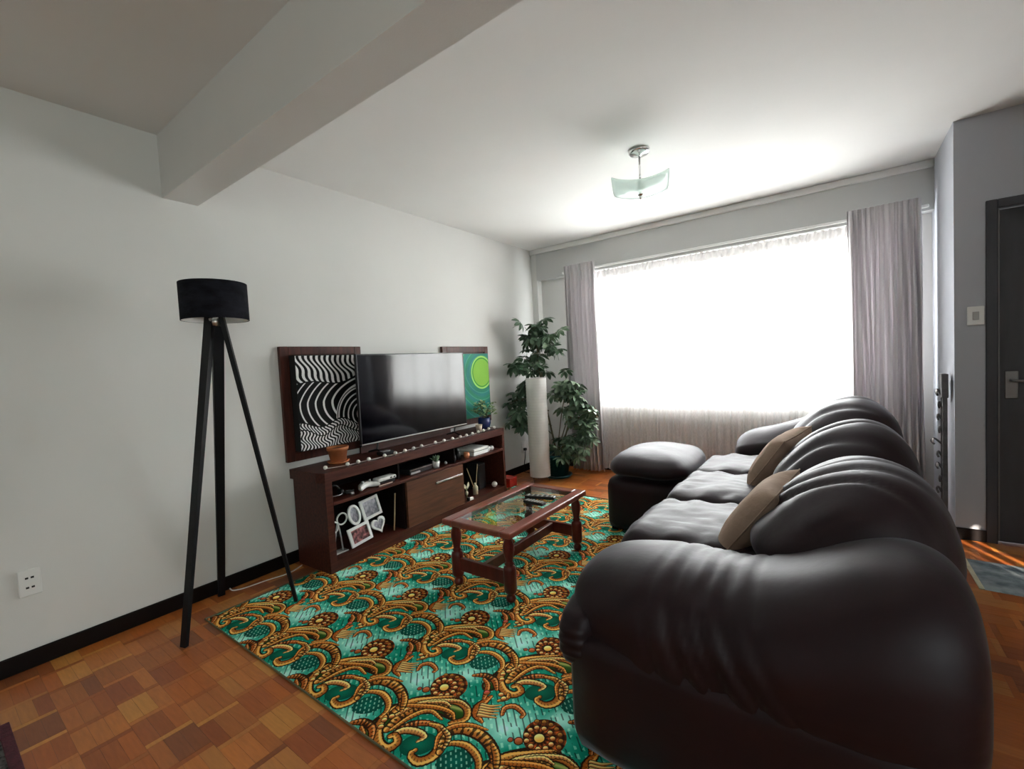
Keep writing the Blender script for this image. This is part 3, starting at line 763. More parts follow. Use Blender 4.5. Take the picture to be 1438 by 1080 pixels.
def art_green():
    n = 400; m = 320
    v, u = np.mgrid[0:n, 0:m]; u = (u+0.5)/m; v = (v+0.5)/n
    u2 = u*0.8
    rc = np.hypot(u2-0.62, v-0.70); an = np.arctan2(v-0.70, u2-0.62)
    base = np.array((0.16, 0.50, 0.38)); tl = np.array((0.17, 0.48, 0.47)); lg = np.array((0.42, 0.72, 0.60))
    k = 0.5+0.5*np.sin(rc*44+1.5*np.sin(v*7+u*3))
    img = base+(tl-base)*k[..., None]
    li = np.exp(-((np.sin(rc*26+1.2*np.sin(v*6)))/0.16)**2)[..., None]; img = img*(1-0.6*li)+lg*0.6*li
    d = rc < 0.235; img[d] = (0.50, 0.72, 0.25)
    rg = (rc > 0.215) & (rc < 0.235); img[rg] = (0.22, 0.55, 0.20)
    rg = (rc > 0.235) & (rc < 0.262); img[rg] = (0.62, 0.84, 0.42)
    return img
print_mat('wave_print', art_waves(), 0.7); print_mat('green_print', art_green(), 0.6)
t = thing('wall_canvas', 'black and white canvas of flowing lines and rings left of the television', 'picture', (0.03, 1.476, 0.72))
obj('stretcher', box((0.0, 0, 0), (0.066, 0.50, 0.615), 0.002), 'black_matte', t)
o = obj('painted_face', box((0.0655, 0.004, 0.004), (0.068, 0.496, 0.611)), 'wave_print', t)
uv_planar(o, lambda c: c.y/0.5, lambda c: c.z/0.615)
t = thing('wall_canvas', 'green and teal canvas with a lime disc right of the television', 'picture', (0.03, 2.94, 0.72))
obj('stretcher', box((0.0, 0, 0), (0.06, 0.475, 0.605), 0.002), 'teal_pot', t)
o = obj('painted_face', box((0.0595, 0.003, 0.003), (0.062, 0.472, 0.602)), 'green_print', t)
uv_planar(o, lambda c: c.y/0.475, lambda c: c.z/0.605)

ZT = SO.z+TOP
t = thing('television', 'large flat black television on the TV stand reflecting the window', 'television', (0.2, 2.39, ZT))
obj('screen', box((-0.004, -0.535, 0.088), (0.0015, 0.535, 0.704)), 'screen', t)
bm = bmesh.new()
for lo, hi in (((-0.542, 0.072), (-0.535, 0.712)), ((0.535, 0.072), (0.542, 0.712)), ((-0.535, 0.704), (0.535, 0.712))):
    add_box(bm, (-0.02, lo[0], lo[1]), (0.004, hi[0], hi[1]))
obj('bezel', bm, 'black_plastic', t)
o = obj('lower_bezel', box((-0.02, -0.542, 0.080), (0.006, 0.542, 0.088), 0.001), 'silver', t); o['label'] = 'silver strip along the lower edge'
obj('back_cover', box((-0.06, -0.48, 0.09), (-0.02, 0.48, 0.66), 0.015), 'black_plastic', t)
for y in (-0.40, 0.40):
    bm = bmesh.new(); add_tube(bm, [(-0.01, y, 0.078), (-0.01, y-0.01, 0.03), (0.07, y-0.02, 0.010)], 0.008, 6); add_tube(bm, [(-0.01, y-0.01, 0.03), (-0.09, y-0.02, 0.010)], 0.008, 6)
    obj('foot', bm, 'black_plastic', t)
t = thing('media_box', 'small black box on the TV stand in front of the television', 'box', (0.275, 1.985, ZT))
obj('body', box((-0.035, -0.05, 0), (0.035, 0.05, 0.024), 0.004), 'black_plastic', t)
obj('top_plate', box((-0.02, -0.03, 0.024), (0.02, 0.03, 0.026)), 'grey_plastic', t)

# ------------------------------------------------------------------ pots and fairy lights on the stand
t = thing('terracotta_pot', 'orange terracotta pot with saucer on the left end of the TV stand', 'pot', (0.185, 1.675, ZT))
obj('pot', lathe([(0.0, 0.012), (0.048, 0.012), (0.062, 0.085), (0.068, 0.085), (0.070, 0.105), (0.060, 0.105), (0.056, 0.08), (0, 0.08)], n=24, cap=False), 'terracotta', t, True)
o = obj('saucer', lathe([(0, 0), (0.058, 0), (0.072, 0.014), (0.066, 0.014), (0.05, 0.008), (0, 0.008)], n=24, cap=False), 'terracotta', t, True)
obj('soil', lathe([(0.054, 0.092), (0, 0.096)], n=16, cap=False), 'soil', t)
bp = SP(1.745, 0.15, TOP)
def leaflet(bm, base, direc, upv, ln, wd, bend=0.25):
    d = Vector(direc).normalized(); s = d.cross(Vector(upv)).normalized(); u = s.cross(d)
    prof = [(0.0, 0.10), (0.3, 0.72), (0.6, 1.0), (0.85, 0.62), (1.0, 0.05)]
    L_, M_, R_ = [], [], []
    for f, w_ in prof:
        c = Vector(base)+d*ln*f-u*ln*bend*f*f
        M_.append(bm.verts.new(c)); L_.append(bm.verts.new(c+s*wd*w_*0.5+u*wd*0.12*w_)); R_.append(bm.verts.new(c-s*wd*w_*0.5+u*wd*0.12*w_))
    for k in range(4):
        bm.faces.new((L_[k], M_[k], M_[k+1], L_[k+1])); bm.faces.new((M_[k], R_[k], R_[k+1], M_[k+1]))
t = thing('potted_plant', 'small leafy plant in a dark blue pot on the right end of the TV stand', 'plant', bp)
obj('pot', lathe([(0, 0), (0.044, 0), (0.060, 0.05), (0.058, 0.105), (0.052, 0.105), (0.05, 0.09), (0, 0.09)], n=24, cap=False), 'blue_pot', t, True)
obj('soil', lathe([(0.052, 0.093), (0, 0.096)], n=16, cap=False), 'soil', t)
rn = random.Random(11)
stems = bmesh.new(); lvs = []
for k in range(16):
    a = rn.uniform(0, 2*PI); rr = rn.uniform(0.02, 0.105); hh = rn.uniform(0.13, 0.245)
    tip = Vector((rr*math.cos(a), rr*math.sin(a)*1.1, hh))
    add_tube(stems, spline([(rr*0.15*math.cos(a), rr*0.15*math.sin(a), 0.09), (rr*0.6*math.cos(a), rr*0.6*math.sin(a), 0.09+(hh-0.09)*0.65), tuple(tip)], 3), 0.0022, 4)
    for q in range(5):
        b = rn.uniform(0, 2*PI); lvs.append((tip+Vector((rn.uniform(-0.02, 0.02), rn.uniform(-0.02, 0.02), rn.uniform(-0.03, 0.01))), b))
obj('stems', stems, 'stem', t)
lm = bmesh.new(); leaflet(lm, (0, 0, 0), (1, 0, 0.35), (0, 0, 1), 0.052, 0.028, 0.3)
l0 = obj('leaf', lm, 'leaf_small', t)
for k, (p_, b) in enumerate(lvs):
    o = l0 if k == 0 else l0.copy()
    if k: C.objects.link(o)
    o.location = p_; o.rotation_euler = (rn.uniform(-0.6, 0.6), rn.uniform(-0.5, 0.5), b); s = rn.uniform(0.75, 1.2); o.scale = (s, s, s)
t = thing('clay_cup', 'small pale clay cup beside the blue plant pot on the TV stand', 'cup', SP(1.60, 0.10, TOP))
obj('cup', lathe([(0, 0), (0.022, 0), (0.030, 0.055), (0.027, 0.055), (0.02, 0.01), (0, 0.01)], n=18, cap=False), 'pale_clay', t, True)
obj('lip', lathe([(0.0275, 0.053), (0.0315, 0.053), (0.0315, 0.060), (0.0275, 0.060), (0.0275, 0.053)], n=18, cap=False), 'pale_clay', t, True)
# fairy lights
t = thing('fairy_lights', 'string of round white fairy lights along the front edge of the TV stand', 'lights', SP(0.05, 0.02, TOP))
bs = [0.02, 0.14, 0.22, 0.30, 0.42, 0.51, 0.60, 0.69, 0.78, 0.93, 1.02, 1.11, 1.20, 1.28, 1.37, 1.46, 1.54, 1.64, 1.72]
rn = random.Random(4); cp = []
Rz = Matrix.Rotation(TH, 3, 'Z')
bl = [(s, 0.012+0.012*math.sin(s*9)+(0.06 if s < 0.1 else 0)+(0.02 if s > 1.55 else 0)) for s in bs]
for k, (s, d) in enumerate(bl):
    cp.append(tuple(Rz @ Vector((s, d+0.010, 0.004))))
    if k+1 < len(bl):
        s2, d2 = bl[k+1]; cp.append(tuple(Rz @ Vector(((s+s2)/2, (d+d2)/2+0.01+rn.uniform(-0.008, 0.012), 0.0035))))
obj('wire', tube(spline(cp, 3), 0.0018, 5), 'white_cable', t)
b0 = obj('bulb', lathe([(0, -0.011), (0.009, -0.008), (0.0135, 0), (0.010, 0.009), (0.005, 0.013), (0, 0.014)], n=12, cap=False), 'bulb', t, True)
for k, (s, d) in enumerate(bl):
    o = b0 if k == 0 else b0.copy()
    if k: C.objects.link(o)
    o.location = Rz @ Vector((s, d, 0.0115)); o.rotation_euler = (rn.uniform(-1, 1), rn.uniform(-1, 1), 0)

# ------------------------------------------------------------------ things on the stand's shelves
ZS = 0.425; ZB = 0.07
# collage frame
def photo(seed, warm):
    rs = np.random.RandomState(seed); a = np.kron(rs.rand(9, 11), np.ones((6, 6)))
    for _ in range(2): a = (a+np.roll(a, 2, 0)+np.roll(a, 2, 1)+np.roll(a, -2, 0))/4
    a = (a-a.min())/(a.max()-a.min())
    v = np.linspace(0, 1, a.shape[0])[:, None]
    c = np.stack([a*0.55+0.2, a*0.5+0.2, a*0.5+0.22], -1)
    if warm: c = c*np.array((1.05, 0.72, 0.70))
    else: c = c*0.5+np.array((0.45, 0.46, 0.50))*(0.5+0.6*v)[..., None]
    return c
print_mat('photo_people', photo(3, True), 0.3, spec=0.4); print_mat('photo_view', photo(8, False), 0.3, spec=0.4)
t = thing('photo_frame', 'white four-opening collage photo frame leaning in the lower left shelf', 'frame', SP(0.34, 0.055, ZB), TH)
LEAN = Matrix.Rotation(math.radians(-14), 4, 'X')
def fr_m(cx, cz, rot=0.0): return LEAN @ Matrix.Translation((cx, 0, cz)) @ Matrix.Rotation(rot, 4, 'Y') @ Matrix.Rotation(PI/2, 4, 'X')
def ring_frame(name, outline, inner, m, print_name):
    bm = bmesh.new(); n = len(outline)
    A = [bm.verts.new((x, y, 0.0)) for x, y in outline]; B = [bm.verts.new((x, y, 0.012)) for x, y in outline]
    Ci = [bm.verts.new((x, y, 0.014)) for x, y in inner]; Di = [bm.verts.new((x, y, 0.004)) for x, y in inner]
    for k in range(n):
        k2 = (k+1) % n
        bm.faces.new((A[k], A[k2], B[k2], B[k])); bm.faces.new((B[k], B[k2], Ci[k2], Ci[k])); bm.faces.new((Ci[k], Ci[k2], Di[k2], Di[k])); bm.faces.new((A[k], Di[k], Di[k2], A[k2]))
    bmesh.ops.transform(bm, matrix=m, verts=bm.verts[:])
    f_ = obj(name, bm, 'white_frame', t)
    bm = bmesh.new(); bm.faces.new([bm.verts.new((x, y, 0.005)) for x, y in inner])
    me = bpy.data.meshes.new('photo'); bm.to_mesh(me); bm.free()
    me.materials.append(MATS[print_name])
    xs = [x for x, y in inner]; ys = [y for x, y in inner]
    ul = me.uv_layers.new(name='UVMap')
    for i, lp in enumerate(me.loops):
        c = me.vertices[lp.vertex_index].co; ul.data[i].uv = ((c.x-min(xs))/(max(xs)-min(xs)), (c.y-min(ys))/(max(ys)-min(ys)))
    me.transform(m)
    o = bpy.data.objects.new('photo', me); C.objects.link(o); o.parent = f_
def rect(w_, h, n=1): return [(-w_/2, -h/2), (w_/2, -h/2), (w_/2, h/2), (-w_/2, h/2)]
def oval(w_, h, n=22): return [(w_/2*math.cos(2*PI*k/n), h/2*math.sin(2*PI*k/n)) for k in range(n)]
def heart(s, n=26):
    out = []
    for k in range(n):
        a = 2*PI*k/n; out.append((s*16*math.sin(a)**3/17, s*(13*math.cos(a)-5*math.cos(2*a)-2*math.cos(3*a)-math.cos(4*a))/17))
    return out
TL = 0.20
ring_frame('rectangular_frame', rect(0.165, 0.12), rect(0.128, 0.085), fr_m(-0.075, 0.075, -TL*0.5), 'photo_people')
ring_frame('rectangular_frame', rect(0.150, 0.135), rect(0.114, 0.100), fr_m(0.045, 0.215, -TL*0.5), 'photo_view')
ring_frame('oval_frame', oval(0.092, 0.135), oval(0.062, 0.102), fr_m(-0.088, 0.205, -TL*0.5), 'photo_view')
ring_frame('heart_frame', heart(0.062), heart(0.043), fr_m(0.078, 0.090, -TL), 'photo_view')
# rod
t = thing('stick', 'thin pale wooden stick leaning in the lower left shelf', 'stick', SP(0.54, 0.06, ZB))
obj('shaft', tube([(0, 0, 0.006), tuple(Rz @ Vector((0.052, 0.03, 0.245)))], 0.005, 8), 'reed', t, True)
obj('tip', tube([tuple(Rz @ Vector((0.052, 0.03, 0.245))), tuple(Rz @ Vector((0.0525, 0.031, 0.252)))], 0.0056, 8), 'cream', t, True)
# wire ornament
t = thing('ring_ornament', 'white wire ring ornament at the left of the lower left shelf', 'ornament', SP(0.125, 0.10, ZB), TH)
def ringpts(c, r, n=18): return [(c[0]+r*math.cos(2*PI*k/n), c[1], c[2]+r*math.sin(2*PI*k/n)) for k in range(n)]
obj('ring', tube(ringpts((-0.03, 0, 0.165), 0.036), 0.0055, 6, True), 'white_plastic', t, True)
obj('ring', tube(ringpts((0.042, 0.01, 0.200), 0.036), 0.0055, 6, True), 'white_plastic', t, True)
bm = bmesh.new(); add_tube(bm, [(0.005, 0, 0.185), (0.02, 0, 0.10), (0.03, 0, 0.004)], 0.005, 6); add_tube(bm, [(0.0, 0, 0.18), (-0.02, 0, 0.09), (-0.03, 0, 0.004)], 0.005, 6); add_box(bm, (-0.05, -0.03, 0), (0.05, 0.03, 0.006))
obj('stem', bm, 'grey_plastic', t)
# top-left shelf
t = thing('game_controller', 'white game controller on the upper left shelf of the TV stand', 'controller', SP(0.335, 0.065, ZS), TH)
def cfn(v, u):
    ax = abs(u.x); v.y -= 0.05*ax**2.2; v.z *= (0.8+0.3*ax); v.z -= 0.008*ax; return v
obj('body', pillow((0, 0.01, 0.027), (0.078, 0.033, 0.021), 2.6, 8, cfn), 'white_plastic', t, True)
for x in (-0.028, 0.028): obj('stick', lathe([(0, 0), (0.009, 0), (0.007, 0.008), (0.010, 0.012), (0, 0.014)], x, 0.0, 10, False), 'grey_plastic', t, True, loc=(0, 0, 0.044))
obj('front_plate', box((-0.022, -0.003, 0.044), (0.022, 0.03, 0.049), 0.002), 'grey_plastic', t)
t = thing('small_gadget', 'flat white gadget with black buttons on the upper left shelf', 'gadget', SP(0.50, 0.075, ZS), TH)
obj('body', box((-0.08, -0.035, 0.022), (0.075, 0.035, 0.046), 0.008, None, 2), 'white_plastic', t)
for x in (0.025, 0.055): obj('button', box((x-0.008, -0.0365, 0.029), (x+0.008, -0.035, 0.039)), 'black_matte', t)
obj('stand', box((-0.07, -0.02, 0), (0.07, 0.03, 0.022)), 'black_matte', t)
t = thing('notebook', 'thin reddish notebook under the white gadget on the upper left shelf', 'book', SP(0.46, 0.03, ZS), TH)
obj('cover', box((-0.06, -0.012, 0.0), (0.06, 0.012, 0.012)), 'panel_wood', t); obj('pages', box((-0.058, -0.0125, 0.003), (0.058, -0.01, 0.009)), 'pale_clay', t)
for k, (s, d, c, nm, lb) in enumerate(((0.115, 0.10, 'grey_plastic', 'headphones', 'dark headphones with pale rim at the far left of the upper shelf'), (0.215, 0.08, 'grey_plastic', 'cable_coil', 'dark coil of cable between the headphones and the game controller'))):
    t = thing(nm, lb, nm.replace('_', ' '), SP(s, d, ZS), TH)
    if k == 0:
        obj('band', tube([(0.05*math.cos(a), 0, 0.012+0.06*math.sin(a)) for a in np.linspace(0, PI, 12)], 0.006, 6), 'black_plastic', t, True)
        for x in (-0.05, 0.05): obj('ear_cup', pillow((x, 0, 0.022), (0.016, 0.028, 0.022), 2.5, 5), 'black_plastic', t, True)
        obj('rim', tube([(0.035*math.cos(a), -0.035+0.02*math.sin(a), 0.02) for a in np.linspace(PI, 2*PI, 9)], 0.003, 5), c, t, True)
    else:
        obj('loop', tube([(0.028*math.cos(a), 0.02*math.sin(a), 0.006+0.0008*a) for a in np.linspace(0, 6*PI, 40)], 0.004, 5), 'dark_cable', t, True)
        obj('plug', box((-0.01, -0.035, 0), (0.012, -0.022, 0.012), 0.002), c, t)
# middle shelf
t = thing('media_player', 'black flat media player with a silver edge in the middle upper shelf', 'player', SP(0.83, 0.11, ZS), TH)
obj('body', box((-0.13, -0.07, 0.004), (0.10, 0.14, 0.044), 0.004), 'black_plastic', t)
obj('edge_strip', box((-0.13, -0.0725, 0.036), (0.10, -0.07, 0.041)), 'silver', t)
obj('front_label', box((-0.12, -0.0725, 0.008), (-0.03, -0.07, 0.022)), 'grey_plastic', t)
t = thing('small_pot', 'tiny white pot with a sprig in the middle upper shelf', 'pot', SP(0.985, 0.055, ZS))
obj('pot', lathe([(0, 0), (0.024, 0), (0.031, 0.05), (0.027, 0.05), (0.024, 0.04), (0, 0.04)], n=16, cap=False), 'white_plastic', t, True)
bm = bmesh.new(); rn = random.Random(2)
for k in range(9): leaflet(bm, (0, 0, 0.04), (rn.uniform(-1, 1), rn.uniform(-1, 1), 1.4), (1, 0.3, 0), 0.06, 0.018)
o = obj('sprig', bm, 'leaf_pale', t)
t = thing('small_ball', 'small pale ball beside the tiny pot in the middle upper shelf', 'ball', SP(1.10, 0.06, ZS))
obj('sphere', pillow((0, 0, 0.012), (0.012, 0.012, 0.012), 2, 6), 'grey_plastic', t, True); obj('ring', tube([(0.0124*math.cos(a), 0.0124*math.sin(a), 0.012) for a in np.linspace(0, 2*PI, 14)[:-1]], 0.001, 5, True), 'silver', t)
# right upper shelf
t = thing('game_console', 'white stacked game console on the right upper shelf', 'console', SP(1.535, 0.11, ZS), TH)
obj('body', box((-0.115, -0.085, 0.0), (0.09, 0.11, 0.032), 0.004), 'white_plastic', t); obj('upper_body', box((-0.115, -0.085, 0.036), (0.09, 0.11, 0.060), 0.004), 'white_plastic', t)
obj('seam', box((-0.11, -0.08, 0.032), (0.085, 0.105, 0.036)), 'black_matte', t)
t = thing('copper_candle_holder', 'small orange copper candle holder in front of the white console', 'candle holder', SP(1.345, 0.045, ZS))
obj('cup', lathe([(0, 0), (0.020, 0), (0.026, 0.022), (0.024, 0.05), (0.020, 0.05), (0.02, 0.012), (0, 0.012)], n=14, cap=False), 'copper', t, True); obj('candle', lathe([(0, 0.012), (0.017, 0.012), (0.017, 0.04), (0, 0.042)], n=12, cap=False), 'cream', t, True)
for k, s in enumerate((1.665, 1.725)):
    t = thing('white_jar', ('larger white round jar beside the console on the right upper shelf', 'smaller white round jar at the right end of the upper shelf')[k], 'jar', SP(s, 0.07, ZS))
    q = (1.0, 0.8)[k]
    obj('jar', lathe([(0, 0), (0.022*q, 0), (0.030*q, 0.018*q), (0.026*q, 0.036*q), (0, 0.036*q)], n=16, cap=False), 'white_plastic', t, True); obj('lid', lathe([(0.018*q, 0.036*q), (0.018*q, 0.044*q), (0, 0.048*q)], n=14, cap=False), 'grey_plastic', t, True)
for k, (s, h) in enumerate(((1.215, 0.06), (1.275, 0.075))):
    t = thing('dark_bottle', ('short dark bottle nearest the divider on the right upper shelf', 'taller dark bottle left of the copper candle holder')[k], 'bottle', SP(s, 0.075, ZS))
    obj('glass', lathe([(0, 0), (0.02, 0), (0.02, h*0.65), (0.008, h*0.8), (0.008, h), (0, h)], n=14, cap=False), 'black_plastic', t, True); obj('cap', lathe([(0.0095, h), (0.0095, h+0.012), (0, h+0.012)], n=10, cap=False), 'grey_plastic', t)
# right lower shelf
t = thing('reed_diffuser', 'glass reed diffuser with two pale sticks in the lower right shelf', 'diffuser', SP(1.49, 0.09, ZB))
obj('bottle', lathe([(0, 0), (0.024, 0), (0.024, 0.065), (0.010, 0.085), (0.010, 0.10), (0.008, 0.10), (0.008, 0.085), (0, 0.07)], n=16, cap=False), 'cream', t, True)
obj('reed', tube([(0, 0, 0.02), tuple(Rz @ Vector((-0.09, 0.01, 0.25)))], 0.003, 5), 'reed', t); obj('reed', tube([(0, 0, 0.02), tuple(Rz @ Vector((0.045, 0.0, 0.262)))], 0.003, 5), 'reed', t)
t = thing('flower_figurine', 'small cream flower figurine at the left of the lower right shelf', 'figurine', SP(1.335, 0.06, ZB))
obj('stem', tube([(0, 0, 0), (0, 0, 0.10)], 0.006, 6), 'leaf_small', t)
for a in (-0.8, 0.8):
    bm = bmesh.new(); d_ = Rz @ Vector((math.sin(a), 0, 1.0)); leaflet(bm, (0, 0, 0.085), d_, (1, 0, 0), 0.07, 0.03, 0.1); obj('petal', bm, 'cream', t)
obj('base', pillow((0, 0, 0.055), (0.014, 0.014, 0.02), 2, 5), 'cream', t, True)
t = thing('white_token', 'small white block with a black end at the front of the lower right shelf', 'block', SP(1.33, 0.022, ZB), TH)
obj('white_half', box((-0.012, -0.012, 0), (0.034, 0.012, 0.022), 0.003), 'white_plastic', t); obj('black_half', box((-0.03, -0.012, 0), (-0.012, 0.012, 0.03), 0.002), 'black_plastic', t)
t = thing('speaker', 'dark upright speaker at the back of the lower right shelf', 'speaker', SP(1.655, 0.19, ZB), TH)
obj('cabinet', box((-0.055, -0.05, 0), (0.055, 0.08, 0.235), 0.005), 'black_matte', t); obj('grille', box((-0.046, -0.054, 0.01), (0.046, -0.05, 0.225)), 'grey_plastic' if False else 'black_plastic', t)
t = thing('white_ball', 'white round ball at the right of the lower right shelf', 'ball', SP(1.745, 0.07, ZB))
obj('sphere', pillow((0, 0, 0.026), (0.026, 0.026, 0.026), 2, 8), 'white_plastic', t, True); obj('seam', tube([(0.0262*math.cos(a), 0, 0.026+0.0262*math.sin(a)) for a in np.linspace(0, 2*PI, 20)[:-1]], 0.0008, 4, True), 'grey_plastic', t)
# red box behind
t = thing('red_box', 'small red box on the floor past the right end of the TV stand', 'box', (0.20, 3.50, 0))
obj('body', box((-0.06, -0.06, 0), (0.06, 0.06, 0.075), 0.004), 'red_plastic', t); obj('lid', box((-0.063, -0.063, 0.075), (0.063, 0.063, 0.09), 0.003), 'red_plastic', t)

# ------------------------------------------------------------------ tripod floor lamp
t = thing('tripod_lamp', 'black tripod floor lamp with a dark drum shade by the left wall', 'lamp', (0.345, 0.95, 0))
LX, LY = 0.345, 0.95
sh = bmesh.new(); add_lathe(sh, [(0.145, 1.502), (0.145, 1.682), (0.142, 1.682), (0.142, 1.502), (0.145, 1.502)], 0.022, 0, 48, False)
sd_ = obj('shade', sh, 'black_velvet', t, True)
obj('lining', lathe([(0.1415, 1.503), (0.1415, 1.681)], 0.022, 0, 48, False), 'white_paint', sd_, True)
bm = bmesh.new()
for k in range(3): a = 2*PI*k/3; add_tube(bm, [(0.022, 0, 1.60), (0.022+0.142*math.cos(a), 0.142*math.sin(a), 1.60)], 0.003, 5)
add_tube(bm, [(0.022, 0, 1.50), (0.022, 0, 1.60)], 0.014, 10)
obj('shade_spider', bm, 'silver', sd_)
obj('hub', lathe([(0, 1.475), (0.028, 1.475), (0.03, 1.51), (0.015, 1.52), (0, 1.52)], 0.018, 0, 16, False), 'silver', t, True)
for (fx, fy, tx, ty, wt, wb) in ((0.428, 0.687, 0.005, -0.018, 0.054, 0.034), (0.050, 0.985, 0.012, 0.012, 0.052, 0.034), (0.505, 1.17, 0.055, 0.012, 0.030, 0.020)):
    a = Vector((LX+tx, LY+ty, 1.525)); b = Vector((fx, fy, 0.0 if fy < 0.83 or fx < 0.2 else 0.008)); rad = Vector((fx-LX, fy-LY, 0)).normalized(); tan = Vector((-rad.y, rad.x, 0))
    bm = bmesh.new(); vs = []
    for p_, w_, th_ in ((b, wb, 0.016), (a, wt, 0.022)):
        for s1, s2 in ((-1, -1), (1, -1), (1, 1), (-1, 1)):
            vs.append(bm.verts.new(p_-Vector((LX, LY, 0))+tan*w_/2*s1+rad*th_/2*s2))
    for k in range(4): bm.faces.new((vs[k], vs[(k+1) % 4], vs[4+(k+1) % 4], vs[4+k]))
    bm.faces.new(vs[:4]); bm.faces.new(vs[4:])
    obj('leg', bm, 'black_wood', t)
t = thing('power_cord', 'thin white cord on the floor from the tripod lamp to the TV stand', 'cord', (0.07, 1.04, 0))
pts = [(0.045, 1.03, 0.02), (0.055, 1.045, 0.004), (0.085, 1.10, 0.004), (0.10, 1.20, 0.004), (0.125, 1.30, 0.004), (0.12, 1.36, 0.004), (0.09, 1.43, 0.004)]
obj('wire', tube(spline([(x-0.07, y-1.04, z) for x, y, z in pts], 6), 0.0035, 6), 'white_cable', t, True)

# ------------------------------------------------------------------ coffee table
t = thing('coffee_table', 'reddish wooden coffee table with turned legs and a glass top on the rug', 'table', (1.322, 2.115, 0.008))
hx, hy, zt = 0.232, 0.415, 0.375
bm = bmesh.new(); rw = 0.068
def rim(bm):
    for (x0, y0, x1, y1) in ((-hx, -hy, -hx+rw, hy), (hx-rw, -hy, hx, hy), (-hx+rw, -hy, hx-rw, -hy+rw), (-hx+rw, hy-rw, hx-rw, hy)):
        add_box(bm, (x0, y0, zt-0.032), (x1, y1, zt), 0.007, None, 2)
for (x0, y0, x1, y1) in ((-hx, -hy, -hx+rw, hy), (hx-rw, -hy, hx, hy), (-hx+rw, -hy, hx-rw, -hy+rw), (-hx+rw, hy-rw, hx-rw, hy)):
    obj('top_rail', box((x0, y0, zt-0.032), (x1, y1, zt), 0.008, None, 2), 'table_wood', t)
obj('glass_top', box((-hx+rw-0.004, -hy+rw-0.004, zt-0.012), (hx-rw+0.004, hy-rw+0.004, zt-0.004)), 'table_glass', t)
legp = [(0.016, 0.0), (0.024, 0.006), (0.026, 0.020), (0.020, 0.032), (0.017, 0.040), (0.029, 0.050), (0.033, 0.062), (0.033, 0.168), (0.029, 0.180), (0.018, 0.188), (0.026, 0.196), (0.018, 0.206), (0.021, 0.222), (0.029, 0.262), (0.029, 0.290), (0.020, 0.322), (0.027, 0.330), (0.022, 0.343)]
lx, ly = hx-0.052, hy-0.055
for sx2 in (-1, 1):
    for sy2 in (-1, 1):
        obj('leg', lathe(legp, sx2*lx, sy2*ly, 18), 'table_leg_wood', t, True)
for sy2 in (-1, 1):
    obj('end_stretcher', box((-lx+0.025, sy2*ly-0.013, 0.085), (lx-0.025, sy2*ly+0.013, 0.155), 0.002), 'table_leg_wood', t)
obj('long_stretcher', box((-0.013, -ly+0.013, 0.092), (0.013, ly-0.013, 0.150), 0.002), 'table_leg_wood', t)
obj('apron', box((-lx, -ly, zt-0.045), (lx, -ly+0.015, zt-0.032)), 'table_wood', t)
TZ = 0.008+zt-0.004
def remote(label, x, y, rz, ln, wd, z=TZ):
    t = thing('remote_control', label, 'remote', (x, y, z), rz)
    obj('body', box((-ln/2, -wd/2, 0), (ln/2, wd/2, 0.018), 0.005, None, 2), 'black_plastic', t)
    b = None
    for i in range(6):
        for j in range(3):
            if b is None: b = obj('button', box((-0.005, -0.004, 0), (0.005, 0.004, 0.002)), 'grey_plastic', t); q = b
            else: q = b.copy(); C.objects.link(q)
            q.location = (-ln/2+0.02+i*(ln-0.04)/5, (j-1)*wd*0.27, 0.018)
remote('longer black remote control on the glass top, farther from the sofa arm', 1.375, 2.265, 0.25, 0.19, 0.045)
remote('shorter black remote control on the glass top, nearer the camera', 1.400, 2.160, -0.05, 0.14, 0.042)

# ------------------------------------------------------------------ paper lamp and schefflera
t = thing('paper_floor_lamp', 'tall white cylindrical paper floor lamp in front of the big plant', 'lamp', (0.385, 3.80, 0))
prof = []; n_ = 34
for k in range(n_*3+1):
    z = 0.055+1.0*k/(n_*3); prof.append((0.106-0.0035*abs(math.sin(PI*k/3)), z))
prof = [(0.106+(0.0 if k % 3 == 0 else -0.0022), z) for k, (_, z) in enumerate(prof)]
obj('paper_shade', lathe(prof, n=32, cap=False), 'paper', t, True)
bm = bmesh.new(); add_tube(bm, [(0.104*math.cos(a), 0.104*math.sin(a), 1.053) for a in np.linspace(0, 2*PI, 33)[:-1]], 0.003, 5, True)
for a in (0.3, 2.4, 4.5): add_tube(bm, [(0, 0, 1.05), (0.104*math.cos(a), 0.104*math.sin(a), 1.053)], 0.002, 4)
obj('top_ring', bm, 'silver', t)
bm = bmesh.new(); add_tube(bm, [(0.103*math.cos(a), 0.103*math.sin(a), 0.056) for a in np.linspace(0, 2*PI, 33)[:-1]], 0.003, 5, True)
for a in (0.3, 2.4, 4.5): add_tube(bm, [(0.09*math.cos(a), 0.09*math.sin(a), 0), (0.100*math.cos(a), 0.100*math.sin(a), 0.056)], 0.003, 4)
obj('wire_feet', bm, 'black_plastic', t)
obj('bulb_holder', lathe([(0, 0.85), (0.02, 0.85), (0.02, 1.05), (0, 1.05)], n=12, cap=False), 'white_plastic', t)

